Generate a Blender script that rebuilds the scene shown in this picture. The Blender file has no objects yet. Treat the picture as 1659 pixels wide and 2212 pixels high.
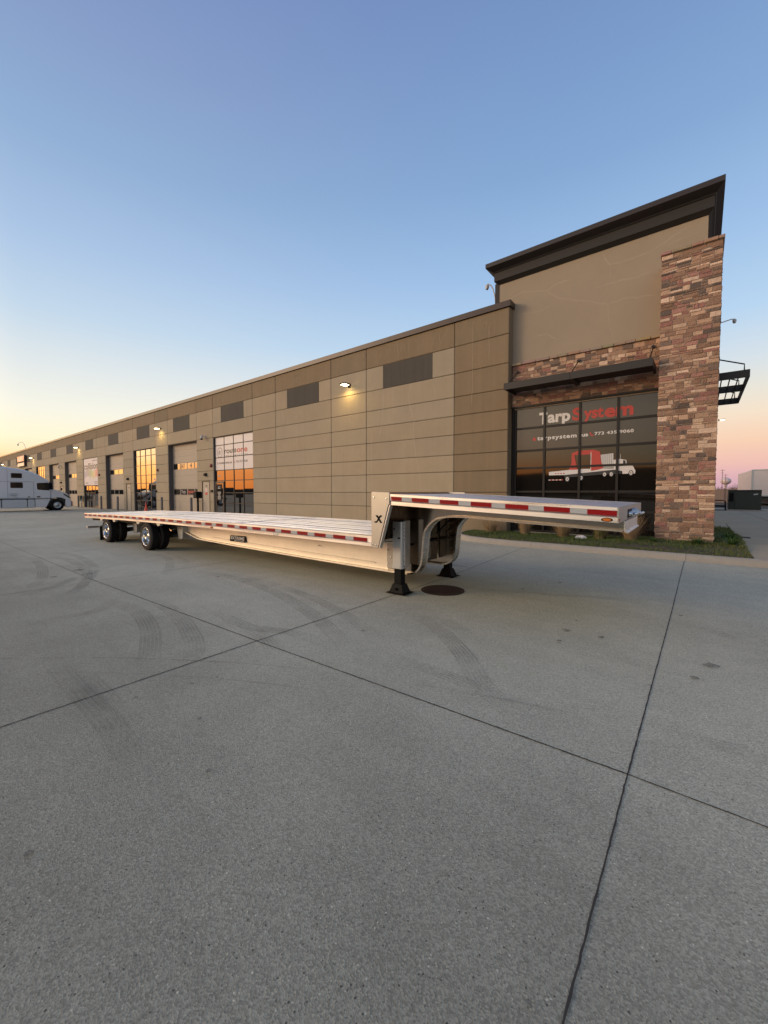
import bpy, math, random
from mathutils import Vector, Matrix
random.seed(7)
R = math.radians
C = bpy.context.scene.collection
S = bpy.context.scene

# ------------------------------------------------------------------ camera
CAMH = 1.68
cam = bpy.data.cameras.new('camera'); camo = bpy.data.objects.new('camera', cam); C.objects.link(camo)
camo.location = (0, 0, CAMH); camo.rotation_euler = (R(90 - 2.25), 0, R(38.5))
cam.sensor_fit = 'HORIZONTAL'; cam.sensor_width = 36.0; cam.lens = 860.0 / 1659.0 * 36.0
cam.shift_y = -8.41 / 1659.0
cam.clip_start = 0.05; cam.clip_end = 6000
S.camera = camo

# ------------------------------------------------------------------ world: dusk sky by direction
GLOWAZ = Vector((-0.75, -0.66, 0)).normalized()  # centre of the broad warm glow, set behind the camera to brighten the facade
GLOW = 1.0
w = bpy.data.worlds.new('World'); S.world = w; w.use_nodes = True
nt = w.node_tree; nt.nodes.clear()
def nd(nt, typ, **k):
    n = nt.nodes.new(typ)
    for a, b in k.items(): setattr(n, a, b)
    return n
def mth(nt, op, a, b=None, clamp=False):
    n = nd(nt, 'ShaderNodeMath', operation=op, use_clamp=clamp)
    for i, v in enumerate((a, b)):
        if v is None: continue
        if isinstance(v, (int, float)): n.inputs[i].default_value = v
        else: nt.links.new(v, n.inputs[i])
    return n.outputs[0]
def ramp(nt, fac, stops, interp='LINEAR'):
    n = nd(nt, 'ShaderNodeValToRGB'); cr = n.color_ramp; cr.interpolation = interp
    while len(cr.elements) < len(stops): cr.elements.new(0.5)
    for e, (p, c) in zip(cr.elements, stops):
        e.position = p; e.color = (c[0], c[1], c[2], 1) if not isinstance(c, (int, float)) else (c, c, c, 1)
    nt.links.new(fac, n.inputs[0]); return n.outputs[0]
tc = nd(nt, 'ShaderNodeTexCoord')
sx = nd(nt, 'ShaderNodeSeparateXYZ'); nt.links.new(tc.outputs['Generated'], sx.inputs[0])
el = mth(nt, 'DIVIDE', mth(nt, 'ARCSINE', sx.outputs[2]), math.pi / 2)
hl = mth(nt, 'SQRT', mth(nt, 'ADD', mth(nt, 'MULTIPLY', sx.outputs[0], sx.outputs[0]), mth(nt, 'MULTIPLY', sx.outputs[1], sx.outputs[1])))
dt = mth(nt, 'ADD', mth(nt, 'MULTIPLY', sx.outputs[0], GLOWAZ.x), mth(nt, 'MULTIPLY', sx.outputs[1], GLOWAZ.y))
az = mth(nt, 'DIVIDE', dt, mth(nt, 'MAXIMUM', hl, 0.001))
h = lambda c: tuple(v * 0.4 for v in c)
Wst = [(0, (1.20, .42, .08)), (3, (1.18, .58, .20)), (4.4, (1.08, .86, .52)), (6, (1.03, .95, .68)), (9, (.95, .93, .80)), (13, (.80, .84, .83)), (19, (.56, .70, .84)),
       (26, (.41, .56, .79)), (34, (.29, .435, .67)), (43, (.24, .34, .58)), (55, (.17, .245, .50)), (90, (.14, .20, .42))]
Est = [(0, (.60, .38, .45)), (1.5, (.72, .43, .48)), (3, (.86, .52, .46)), (5.5, (.95, .64, .46)), (8.5, (.93, .77, .60)), (11, (.82, .79, .70)),
       (14, (.68, .76, .82)), (19, (.48, .67, .88)), (27, (.34, .525, .80)), (36, (.235, .395, .66)), (50, (.17, .28, .54)), (90, (.13, .19, .42))]
rw = ramp(nt, el, [(a / 90, h(c)) for a, c in Wst]); re_ = ramp(nt, el, [(a / 90, h(c)) for a, c in Est])
mx = nd(nt, 'ShaderNodeMix', data_type='RGBA')
mr = nd(nt, 'ShaderNodeMapRange', interpolation_type='SMOOTHSTEP'); nt.links.new(az, mr.inputs[0])
mr.inputs[1].default_value = -0.55; mr.inputs[2].default_value = 0.62
nt.links.new(mr.outputs[0], mx.inputs[0]); nt.links.new(re_, mx.inputs[6]); nt.links.new(rw, mx.inputs[7])
g1 = nd(nt, 'ShaderNodeMapRange', interpolation_type='SMOOTHSTEP'); nt.links.new(az, g1.inputs[0]); g1.inputs[1].default_value = .62; g1.inputs[2].default_value = 1.0
glow = ramp(nt, el, [(a / 90, tuple(v * .25 for v in c)) for a, c in [(0, (1.5, .28, .02)), (3, (1.9, .46, .06)), (8, (2.4, 1.50, .70)), (18, (1.8, 1.35, .86)), (38, (0, 0, 0))]])
gs = nd(nt, 'ShaderNodeVectorMath', operation='SCALE'); nt.links.new(glow, gs.inputs[0]); nt.links.new(mth(nt, 'MULTIPLY', g1.outputs[0], 4.0 * GLOW), gs.inputs['Scale'])
d2 = mth(nt, 'ADD', mth(nt, 'MULTIPLY', sx.outputs[0], -.960), mth(nt, 'MULTIPLY', sx.outputs[1], -.280))
g3 = nd(nt, 'ShaderNodeMapRange', interpolation_type='SMOOTHSTEP'); nt.links.new(d2, g3.inputs[0]); g3.inputs[1].default_value = .972; g3.inputs[2].default_value = .999
core = ramp(nt, el, [(a / 90, tuple(v * .25 for v in c)) for a, c in [(0, (1.4, .6, .12)), (2.5, (2.2, 1.35, .40)), (6, (2.2, 1.7, .8)), (14, (0, 0, 0))]])
g4 = nd(nt, 'ShaderNodeVectorMath', operation='SCALE'); nt.links.new(core, g4.inputs[0]); nt.links.new(mth(nt, 'MULTIPLY', g3.outputs[0], 4.0), g4.inputs['Scale'])
gs2 = nd(nt, 'ShaderNodeVectorMath', operation='ADD'); nt.links.new(gs.outputs[0], gs2.inputs[0]); nt.links.new(g4.outputs[0], gs2.inputs[1])
b0 = nd(nt, 'ShaderNodeVectorMath', operation='SCALE'); nt.links.new(mx.outputs[2], b0.inputs[0]); b0.inputs['Scale'].default_value = 2.5
ad = nd(nt, 'ShaderNodeVectorMath', operation='ADD'); nt.links.new(gs2.outputs[0], ad.inputs[0]); nt.links.new(b0.outputs[0], ad.inputs[1])
bg = nd(nt, 'ShaderNodeBackground'); nt.links.new(ad.outputs[0], bg.inputs[0]); bg.inputs[1].default_value = 1.0
wo = nd(nt, 'ShaderNodeOutputWorld'); nt.links.new(bg.outputs[0], wo.inputs[0])

# afterglow of the set sun (soft, low, warm), turned to brighten the facade
sun = bpy.data.lights.new('sun', 'SUN'); sun.energy = 1.0; sun.angle = R(18); sun.color = (1.0, .74, .48)
suno = bpy.data.objects.new('sun', sun); C.objects.link(suno)
sd = Vector((GLOWAZ.x * math.cos(R(17)), GLOWAZ.y * math.cos(R(17)), math.sin(R(17))))
suno.rotation_euler = sd.to_track_quat('Z', 'Y').to_euler(); suno.location = (-20, -30, 30)

S.view_settings.view_transform = 'Standard'; S.view_settings.look = 'None'
S.view_settings.exposure = 0.0; S.view_settings.gamma = 1.0
S.render.engine = 'CYCLES'

# ------------------------------------------------------------------ helpers
def tag(o, label=None, cat=None, group=None, kind=None):
    if label: o['label'] = label
    if cat: o['category'] = cat
    if group: o['group'] = group
    if kind: o['kind'] = kind
    return o
def thing(name, loc, label, cat, group=None, rz=0):
    o = bpy.data.objects.new(name, None); C.objects.link(o); o.location = loc; o.rotation_euler = (0, 0, rz)
    o.empty_display_size = .2
    return tag(o, label, cat, group)
def copy_tree(o, parent=None):
    c = o.copy(); C.objects.link(c); c.parent = parent
    for ch in list(o.children): copy_tree(ch, c)
    return c
class MB:
    def __init__(s, off=(0, 0, 0)): s.v = []; s.f = []; s.m = []; s.c = []; s.mi = 0; s.col = None; s.sm = []; s.smooth = False; s.off = off
    def add(s, vs, fs):
        b = len(s.v); ox, oy, oz = s.off
        s.v += [(x - ox, y - oy, z - oz) for x, y, z in vs]
        for f in fs: s.f.append([b + i for i in f]); s.m.append(s.mi); s.c.append(s.col); s.sm.append(s.smooth)
    def box(s, x0, x1, y0, y1, z0, z1):
        s.add([(x0, y0, z0), (x1, y0, z0), (x1, y1, z0), (x0, y1, z0), (x0, y0, z1), (x1, y0, z1), (x1, y1, z1), (x0, y1, z1)],
              [(3, 2, 1, 0), (4, 5, 6, 7), (0, 1, 5, 4), (1, 2, 6, 5), (2, 3, 7, 6), (3, 0, 4, 7)])
    def prism(s, pts, a, b, axis='y'):
        """pts: 2-D outline; extruded between a and b along axis. axis y: pts=(x,z); x: pts=(y,z); z: pts=(x,y)"""
        n = len(pts)
        def P(p, t): return (p[0], t, p[1]) if axis == 'y' else (t, p[0], p[1]) if axis == 'x' else (p[0], p[1], t)
        vs = [P(p, a) for p in pts] + [P(p, b) for p in pts]
        fs = [tuple(range(n))[::-1], tuple(range(n, 2 * n))] + [(i, (i + 1) % n, n + (i + 1) % n, n + i) for i in range(n)]
        s.add(vs, fs)
    def sweep(s, sec, xs, fz, closed=True):
        """section (y,z) carried along x stations, lifted by fz(x)"""
        n = len(sec); vs = []
        for x in xs:
            for y, z in sec: vs.append((x, y, z + fz(x)))
        fs = []
        for k in range(len(xs) - 1):
            for i in range(n if closed else n - 1):
                j = (i + 1) % n; fs.append((k * n + i, (k + 1) * n + i, (k + 1) * n + j, k * n + j))
        if closed:
            fs.append(tuple(range(n))); fs.append(tuple((len(xs) - 1) * n + i for i in range(n))[::-1])
        s.add(vs, fs)
    def tube(s, path, r, n=8, caps=True):
        path = [Vector(p) for p in path]; vs = []; up = None
        for k, p in enumerate(path):
            d = (path[min(k + 1, len(path) - 1)] - path[max(k - 1, 0)]).normalized()
            if up is None:
                up = Vector((0, 0, 1)) if abs(d.z) < .9 else Vector((1, 0, 0))
            a = d.cross(up).normalized(); b = a.cross(d).normalized(); up = b
            rr = r[k] if isinstance(r, (list, tuple)) else r
            for i in range(n):
                t = 2 * math.pi * i / n; vs.append(tuple(p + a * (rr * math.cos(t)) + b * (rr * math.sin(t))))
        fs = []
        for k in range(len(path) - 1):
            for i in range(n):
                j = (i + 1) % n; fs.append((k * n + i, k * n + j, (k + 1) * n + j, (k + 1) * n + i))
        if caps: fs.append(tuple(range(n))[::-1]); fs.append(tuple((len(path) - 1) * n + i for i in range(n)))
        s.add(vs, fs)
    def lathe(s, prof, c=(0, 0, 0), axis='z', n=24, closed=False):
        """prof: (r, t) pairs, revolve about axis through c"""
        vs = []
        for r, t in prof:
            for i in range(n):
                a = 2 * math.pi * i / n; u, v = r * math.cos(a), r * math.sin(a)
                p = (u, v, t) if axis == 'z' else (u, t, v) if axis == 'y' else (t, u, v)
                vs.append((c[0] + p[0], c[1] + p[1], c[2] + p[2]))
        fs = []
        m = len(prof)
        for k in range(m if closed else m - 1):
            k2 = (k + 1) % m
            for i in range(n):
                j = (i + 1) % n; fs.append((k * n + i, k * n + j, k2 * n + j, k2 * n + i))
        s.add(vs, fs)
    def disc(s, r, c, axis='z', n=24):
        vs = []
        for i in range(n):
            a = 2 * math.pi * i / n; u, v = r * math.cos(a), r * math.sin(a)
            p = (u, v, 0) if axis == 'z' else (u, 0, v) if axis == 'y' else (0, u, v)
            vs.append((c[0] + p[0], c[1] + p[1], c[2] + p[2]))
        s.add(vs, [tuple(range(n))])
    def build(s, name, mats, parent=None, bevel=0, seg=1, fix=True):
        me = bpy.data.meshes.new(name); me.from_pydata(s.v, [], s.f)
        if not isinstance(mats, (list, tuple)): mats = [mats]
        for m in mats: me.materials.append(m)
        for p, mi, sm in zip(me.polygons, s.m, s.sm): p.material_index = mi; p.use_smooth = sm
        if any(c is not None for c in s.c):
            at = me.color_attributes.new('Col', 'FLOAT_COLOR', 'CORNER')
            for p, c in zip(me.polygons, s.c):
                for li in p.loop_indices: at.data[li].color = (*(c or (1, 1, 1)), 1)
        if fix:
            import bmesh
            bm = bmesh.new(); bm.from_mesh(me); bmesh.ops.recalc_face_normals(bm, faces=bm.faces); bm.to_mesh(me); bm.free()
        me.update()
        o = bpy.data.objects.new(name, me); C.objects.link(o)
        if parent: o.parent = parent
        if bevel:
            b = o.modifiers.new('bevel', 'BEVEL'); b.width = bevel; b.segments = seg; b.limit_method = 'ANGLE'; b.angle_limit = R(40)
        return o

def mat(name, col, rough=.6, metal=0., spec=.5, noise=0, nscale=5, bump=0, bscale=40, ior=None, emit=None, es=1, coat=0, attr=False, streak=0, brush=0):
    m = bpy.data.materials.new(name); m.use_nodes = True; nt = m.node_tree; b = nt.nodes['Principled BSDF']
    b.inputs['Base Color'].default_value = (*col, 1); b.inputs['Roughness'].default_value = rough; b.inputs['Metallic'].default_value = metal
    b.inputs['Specular IOR Level'].default_value = spec; b.inputs['Coat Weight'].default_value = coat
    if ior: b.inputs['IOR'].default_value = ior
    if emit: b.inputs['Emission Color'].default_value = (*emit, 1); b.inputs['Emission Strength'].default_value = es
    tc = nd(nt, 'ShaderNodeTexCoord'); src = None
    if attr:
        a = nd(nt, 'ShaderNodeVertexColor'); a.layer_name = 'Col'; src = a.outputs[0]
    if noise:
        n = nd(nt, 'ShaderNodeTexNoise'); n.inputs['Scale'].default_value = nscale; n.inputs['Detail'].default_value = 8; n.inputs['Roughness'].default_value = .65
        nt.links.new(tc.outputs['Object'], n.inputs['Vector'])
        f = mth(nt, 'ADD', mth(nt, 'MULTIPLY', mth(nt, 'SUBTRACT', n.outputs[0], .5), noise * 2), 1.0)
        if streak:
            mp = nd(nt, 'ShaderNodeMapping'); mp.inputs['Scale'].default_value = (3, 3, .12); nt.links.new(tc.outputs['Object'], mp.inputs[0])
            n3 = nd(nt, 'ShaderNodeTexNoise'); n3.inputs['Scale'].default_value = 1.6; n3.inputs['Detail'].default_value = 6; nt.links.new(mp.outputs[0], n3.inputs['Vector'])
            f = mth(nt, 'MULTIPLY', f, mth(nt, 'ADD', mth(nt, 'MULTIPLY', mth(nt, 'SUBTRACT', n3.outputs[0], .5), streak * 2), 1.0))
        vm = nd(nt, 'ShaderNodeVectorMath', operation='SCALE'); nt.links.new(f, vm.inputs['Scale'])
        if src is not None: nt.links.new(src, vm.inputs[0])
        else: vm.inputs[0].default_value = col
        src = vm.outputs[0]
    if brush:
        mpb = nd(nt, 'ShaderNodeMapping'); mpb.inputs['Scale'].default_value = (.5, 14, 14); nt.links.new(tc.outputs['Object'], mpb.inputs[0])
        nb = nd(nt, 'ShaderNodeTexNoise'); nb.inputs['Scale'].default_value = 1.5; nb.inputs['Detail'].default_value = 6; nt.links.new(mpb.outputs[0], nb.inputs['Vector'])
        nt.links.new(mth(nt, 'ADD', mth(nt, 'MULTIPLY', mth(nt, 'SUBTRACT', nb.outputs[0], .5), brush), rough, True), b.inputs['Roughness'])
    if src is not None: nt.links.new(src, b.inputs['Base Color'])
    if bump:
        n2 = nd(nt, 'ShaderNodeTexNoise'); n2.inputs['Scale'].default_value = bscale; n2.inputs['Detail'].default_value = 6
        nt.links.new(tc.outputs['Object'], n2.inputs['Vector'])
        bp = nd(nt, 'ShaderNodeBump'); bp.inputs['Strength'].default_value = bump; bp.inputs['Distance'].default_value = .02
        nt.links.new(n2.outputs[0], bp.inputs['Height']); nt.links.new(bp.outputs[0], b.inputs['Normal'])
    return m

def text(body, name, m, parent, x, y, z, size, sx=1., bold=0., ext=.002, align='LEFT', rot=(R(90), 0, 0), shear=0, space=1.):
    cu = bpy.data.curves.new(name, 'FONT'); cu.body = body; cu.size = size; cu.offset = bold; cu.extrude = ext; cu.align_x = align
    cu.shear = shear; cu.space_character = space; cu.resolution_u = 4
    o = bpy.data.objects.new('t', cu); C.objects.link(o)
    dg = bpy.context.evaluated_depsgraph_get(); me = bpy.data.meshes.new_from_object(o.evaluated_get(dg))
    bpy.data.objects.remove(o); bpy.data.curves.remove(cu)
    me.materials.clear(); me.materials.append(m)
    M = Matrix.Translation((x, y, z)) @ Matrix.Rotation(rot[2], 4, 'Z') @ Matrix.Rotation(rot[0], 4, 'X') @ Matrix.Diagonal((sx, 1, 1, 1))
    me.transform(M); me.name = name
    o = bpy.data.objects.new(name, me); C.objects.link(o)
    if parent: o.parent = parent
    return o

# ------------------------------------------------------------------ materials
M = {}
M['panel'] = mat('precast_tan', (.385, .310, .207), .9, attr=True, noise=.16, nscale=.8, bump=.12, bscale=60, streak=.06)
M['band'] = mat('precast_brown', (.25, .184, .108), .9, attr=True, noise=.16, nscale=1.1, bump=.12, bscale=60, streak=.12)
M['inset'] = mat('precast_dark', (.085, .074, .058), .9, noise=.12, nscale=2, streak=.2)
M['groove'] = mat('joint_sealant', (.055, .038, .024), .9)
M['cap'] = mat('cap_metal', (.050, .034, .027), .40, metal=.3, noise=.06, nscale=1)
M['cornice'] = mat('cornice_dark', (.022, .018, .014), .65, noise=.08, nscale=3)
M['fascia'] = mat('cornice_brown', (.030, .021, .017), .55, noise=.06, nscale=2)
M['stucco'] = mat('stucco', (.36, .29, .205), .95, noise=.09, nscale=1.3, bump=.35, bscale=150)
M['crack'] = mat('crack_filler', (.42, .34, .25), .95, noise=.1, nscale=20)
M['efflo'] = mat('efflorescence', (.25, .19, .125), .95, noise=.2, nscale=20)
M['stone'] = mat('ledge_stone', (.3, .2, .15), .9, attr=True, noise=.35, nscale=14, bump=.9, bscale=28)
M['mortar'] = mat('mortar', (.34, .26, .19), .95, noise=.1, nscale=30)
M['frame'] = mat('bronze_frame', (.012, .009, .007), .5, metal=.2)
M['framelt'] = mat('bronze_frame_worn', (.06, .047, .038), .45, metal=.4)
M['glass'] = mat('window_glass', (.010, .010, .011), .02, ior=2.6, spec=.5)
M['glassd'] = mat('filmed_glass', (.012, .010, .008), .04, ior=1.55)
M['film'] = mat('grey_film', (.060, .055, .048), .18, ior=1.5, noise=.04, nscale=2)
M['banner'] = mat('white_banner', (.66, .60, .58), .45, noise=.03, nscale=2)
M['white'] = mat('white_vinyl', (.72, .68, .64), .5)
M['red'] = mat('red_vinyl', (.50, .055, .04), .5)
M['dkvinyl'] = mat('dark_vinyl', (.10, .075, .06), .5)
M['garage'] = mat('garage_panel', (.40, .33, .255), .6, noise=.05, nscale=1.5)
M['door'] = mat('door_paint', (.40, .34, .26), .5, noise=.06, nscale=2, streak=.1)
M['jamb'] = mat('jamb_dark', (.10, .085, .078), .8)  # one even dark tone on every bay reveal
M['black'] = mat('black_paint', (.004, .004, .004), .6, spec=.15)
M['alu'] = mat('mill_aluminium', (.80, .79, .76), .34, metal=1., noise=.09, nscale=3)
M['alub'] = mat('bright_aluminium', (.93, .90, .86), .36, metal=1., noise=.10, nscale=4, brush=.5)
M['aluplate'] = mat('step_plate_aluminium', (.46, .44, .40), .46, metal=1., noise=.10, nscale=6)
M['deck'] = mat('deck_aluminium', (.74, .75, .77), .36, metal=1., noise=.18, nscale=2.2, brush=.5)
M['deckline'] = mat('deck_groove', (.13, .125, .12), .6, metal=.5)
M['beam'] = mat('beam_aluminium', (.84, .77, .66), .56, metal=1., noise=.14, nscale=2.5, brush=.5)
M['polish'] = mat('polished_aluminium', (.42, .37, .31), .14, metal=1., noise=.25, nscale=4, brush=.3)
M['neckflange'] = mat('neck_flange_aluminium', (.66, .61, .53), .26, metal=1., noise=.2, nscale=9, brush=.4)
M['galv'] = mat('galvanised', (.50, .52, .52), .45, metal=.9, noise=.15, nscale=12)
M['chrome'] = mat('chrome', (.62, .60, .57), .12, metal=1.)
M['tyre'] = mat('tyre_rubber', (.009, .008, .008), .9, spec=.2, noise=.3, nscale=10)
M['tyreside'] = mat('tyre_side', (.042, .034, .028), .9, spec=.25, noise=.2, nscale=14)
M['tapered'] = mat('tape_red', (.27, .002, .005), .5, spec=.2, noise=.12, nscale=40)
M['tapegrey'] = mat('tape_grey', (.42, .43, .42), .45, noise=.08, nscale=40)
M['amber'] = mat('amber_lens', (.60, .16, .02), .25)
M['steel'] = mat('dark_steel', (.020, .019, .018), .5, metal=.3)
M['axle'] = mat('axle_steel', (.03, .028, .026), .6)
M['trwhite'] = mat('truck_white', (.60, .62, .63), .25, coat=.6, noise=.02, nscale=2)
M['trgrey'] = mat('truck_skirt', (.50, .51, .51), .35, noise=.03, nscale=2)
M['greenbox'] = mat('dark_green_paint', (.020, .023, .016), .55, noise=.1, nscale=3)
M['iron'] = mat('cast_iron', (.055, .030, .022), .65, metal=.3, noise=.3, nscale=25, bump=.5, bscale=60)
M['soil'] = mat('soil', (.085, .065, .045), .95, noise=.5, nscale=5, bump=.6, bscale=30)
M['kerb'] = mat('kerb_concrete', (.39, .335, .26), .9, noise=.14, nscale=5, bump=.3, bscale=80)
M['cone'] = mat('cone_orange', (.62, .07, .03), .5)
M['lampon'] = mat('lamp_lens_lit', (1, .9, .7), .3, emit=(1, .80, .40), es=18)
M['boll'] = mat('bollard_grey', (.16, .14, .13), .7, noise=.1, nscale=6)
M['redbell'] = mat('red_alarm', (.22, .02, .015), .4)
M['hwhite'] = mat('camera_white', (.55, .53, .50), .4)
M['trailerwhite'] = mat('trailer_white', (.66, .58, .54), .4, metal=.2, noise=.08, nscale=1)
M['fence'] = mat('fence_wood', (.30, .215, .165), .85, noise=.15, nscale=3)
M['towerp'] = mat('tower_paint', (.62, .50, .47), .5)
M['pole'] = mat('pole_wood', (.30, .20, .18), .8)

# ground concrete with exposed aggregate
VIGNETTE = .66   # lens vignette put into the concrete colour, darker towards the camera
def ground_mat(name, base, agg=1.):
    m = bpy.data.materials.new(name); m.use_nodes = True; nt = m.node_tree; b = nt.nodes['Principled BSDF']; b.inputs['Roughness'].default_value = .85; b.inputs['Specular IOR Level'].default_value = .22
    tc = nd(nt, 'ShaderNodeTexCoord'); P = tc.outputs['Object']
    def noise(s, d=5, r=.6, vec=P):
        n = nd(nt, 'ShaderNodeTexNoise'); n.inputs['Scale'].default_value = s; n.inputs['Detail'].default_value = d; n.inputs['Roughness'].default_value = r
        nt.links.new(vec, n.inputs['Vector']); return n.outputs[0]
    def var(x, amt): return mth(nt, 'ADD', mth(nt, 'MULTIPLY', mth(nt, 'SUBTRACT', x, .5), amt), 1.)
    v = nd(nt, 'ShaderNodeTexVoronoi'); v.inputs['Scale'].default_value = 140; nt.links.new(P, v.inputs['Vector'])
    vb = nd(nt, 'ShaderNodeSeparateColor'); nt.links.new(v.outputs['Color'], vb.inputs[0])
    cell = vb.outputs[0]
    v2 = nd(nt, 'ShaderNodeTexVoronoi'); v2.inputs['Scale'].default_value = 85; nt.links.new(P, v2.inputs['Vector'])
    vb2 = nd(nt, 'ShaderNodeSeparateColor'); nt.links.new(v2.outputs['Color'], vb2.inputs[0])
    near = mth(nt, 'LESS_THAN', v2.outputs['Distance'], .33)
    dark = mth(nt, 'MULTIPLY', mth(nt, 'GREATER_THAN', vb2.outputs[0], .97), near)
    lite = mth(nt, 'MULTIPLY', mth(nt, 'GREATER_THAN', vb2.outputs[1], .975), near)
    f = var(cell, .55 * agg)
    f = mth(nt, 'MULTIPLY', f, var(noise(260, 2), .8 * agg))
    f = mth(nt, 'MULTIPLY', f, var(noise(.35, 6, .6), .55))
    f = mth(nt, 'MULTIPLY', f, var(noise(2.6, 7, .65), .26))
    mp = nd(nt, 'ShaderNodeMapping'); mp.inputs['Scale'].default_value = (.22, 3.2, 1); nt.links.new(P, mp.inputs[0])
    f = mth(nt, 'MULTIPLY', f, var(noise(1.5, 6, .6, mp.outputs[0]), .20))
    f = mth(nt, 'MULTIPLY', f, mth(nt, 'SUBTRACT', 1., mth(nt, 'MULTIPLY', dark, .65 * agg)))
    f = mth(nt, 'ADD', f, mth(nt, 'MULTIPLY', lite, .75 * agg))
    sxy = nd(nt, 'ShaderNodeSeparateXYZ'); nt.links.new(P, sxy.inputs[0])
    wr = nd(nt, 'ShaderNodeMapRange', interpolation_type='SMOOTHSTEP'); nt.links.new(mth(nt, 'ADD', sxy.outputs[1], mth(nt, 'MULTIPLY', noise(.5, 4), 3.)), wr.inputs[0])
    wr.inputs[1].default_value = 2.2; wr.inputs[2].default_value = 5.2; wr.inputs[3].default_value = VIGNETTE if agg > .9 else 1.; wr.inputs[4].default_value = 1.
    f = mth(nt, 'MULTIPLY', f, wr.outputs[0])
    vm = nd(nt, 'ShaderNodeVectorMath', operation='SCALE'); vm.inputs[0].default_value = base; nt.links.new(f, vm.inputs['Scale'])
    nt.links.new(vm.outputs[0], b.inputs['Base Color'])
    bp = nd(nt, 'ShaderNodeBump'); bp.inputs['Strength'].default_value = .35 * agg; bp.inputs['Distance'].default_value = .006
    nt.links.new(mth(nt, 'ADD', v.outputs['Distance'], noise(180, 3)), bp.inputs['Height']); nt.links.new(bp.outputs[0], b.inputs['Normal'])
    return m
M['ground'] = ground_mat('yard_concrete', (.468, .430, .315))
M['pave'] = ground_mat('pavement_concrete', (.43, .345, .235), .5)
def alpha_mat(name, col, lo, hi, sc, amax, fade=False):
    m = mat(name, col, .85); nt = m.node_tree; b = nt.nodes['Principled BSDF']; tc = nd(nt, 'ShaderNodeTexCoord')
    n = nd(nt, 'ShaderNodeTexNoise'); n.inputs['Scale'].default_value = sc; n.inputs['Detail'].default_value = 8; n.inputs['Roughness'].default_value = .7
    nt.links.new(tc.outputs['Object'], n.inputs['Vector'])
    r = nd(nt, 'ShaderNodeMapRange'); nt.links.new(n.outputs[0], r.inputs[0]); r.inputs[1].default_value = lo; r.inputs[2].default_value = hi; r.inputs[4].default_value = amax
    if fade:
        a = nd(nt, 'ShaderNodeVertexColor'); a.layer_name = 'Col'; sc_ = nd(nt, 'ShaderNodeSeparateColor'); nt.links.new(a.outputs[0], sc_.inputs[0])
        nt.links.new(mth(nt, 'MULTIPLY', r.outputs[0], sc_.outputs[0]), b.inputs['Alpha'])
    else: nt.links.new(r.outputs[0], b.inputs['Alpha'])
    return m
M['rubber'] = alpha_mat('tyre_rubber_mark', (.12, .11, .095), .32, .72, 2.2, .30, True)
M['joint'] = alpha_mat('joint_crack', (.045, .038, .030), .15, .42, 14, 1.)
M['spot'] = alpha_mat('oil_spot', (.07, .062, .055), .30, .60, 18, .6)

# ------------------------------------------------------------------ ground and setting
def sst(a, b, x):
    t = max(0., min(1., (x - a) / (b - a))); return t * t * (3 - 2 * t)
def gz(x, y): return .10 * sst(6.0, 11.4, y) * sst(-14, -6, x)
def grid(name, xs, ys, fz, m, kind='structure'):
    b = MB(); b.smooth = True
    b.add([(x, y, fz(x, y)) for y in ys for x in xs],
          [(j * len(xs) + i, j * len(xs) + i + 1, (j + 1) * len(xs) + i + 1, (j + 1) * len(xs) + i) for j in range(len(ys) - 1) for i in range(len(xs) - 1)])
    return tag(b.build(name, m), kind=kind)
xs = [-3000, -600, -200, -120, -60, -30] + [-20 + i for i in range(0, 31)] + [14, 20, 40, 100, 400, 3000]
ys = [-3000, -600, -200, -60, -20] + [i * 1.0 for i in range(-10, 4)] + [4 + .5 * i for i in range(0, 21)] + [15, 17, 20, 30, 60, 150, 600, 3000]
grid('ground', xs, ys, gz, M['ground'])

def ribbon(b, path, wdt, z=.004, jit=0., seg=.08, fade=False):
    pts = []
    for a, c in zip(path[:-1], path[1:]):
        a, c = Vector(a), Vector(c); n = max(1, int((c - a).length / seg))
        for k in range(n): pts.append(a.lerp(c, k / n))
    pts.append(Vector(path[-1])); vs = []
    for k, p in enumerate(pts):
        d = (pts[min(k + 1, len(pts) - 1)] - pts[max(0, k - 1)]).normalized(); nrm = Vector((-d.y, d.x))
        o = random.gauss(0, jit)
        for s_ in (-.5, .5):
            q = p + nrm * (o + s_ * wdt * (1 + random.uniform(-.35, .35) * (jit > 0))); vs.append((q.x, q.y, gz(q.x, q.y) + z))
    if not fade: b.add(vs, [(2 * k, 2 * k + 1, 2 * k + 3, 2 * k + 2) for k in range(len(pts) - 1)])
    else:
        n = len(pts) - 1; b0 = len(b.v); b.add(vs, [])
        for k in range(n):
            e = min(1., (min(k, n - 1 - k) + .5) * seg / 1.5); e = e * e * (3 - 2 * e); b.f.append([b0 + 2 * k, b0 + 2 * k + 1, b0 + 2 * k + 3, b0 + 2 * k + 2]); b.m.append(0); b.c.append((e, e, e)); b.sm.append(False)
def joint(path, wdt, label=None):
    b = MB(); ribbon(b, path, wdt, .004, .0006, .04); return tag(b.build('pavement_joint', M['joint'], fix=False), kind='structure')
joint([(-.30, -3.), (-.30, 2.70)], .0085)
joint([(-.30, 2.70), (-.26, 11.45)], .009)
for x in (3.3, 6.9): joint([(x, -3), (x, 11.45)], .012)
joint([(-3.87, -2), (-3.89, 2.56), (-3.89, 11.45)], .011)
joint([(-8.92, -2), (-8.92, 2.45), (-8.9, 12.5)], .011)
joint([(-13.9, -2), (-13.9, 14)], .016)
joint([(-19.2, -6), (-19.2, 14)], .02)
joint([(12, 2.69), (-.305, 2.71)], .008); joint([(-.295, 2.71), (-3.86, 2.58), (-8.9, 2.46), (-60, 2.4)], .010)
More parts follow.
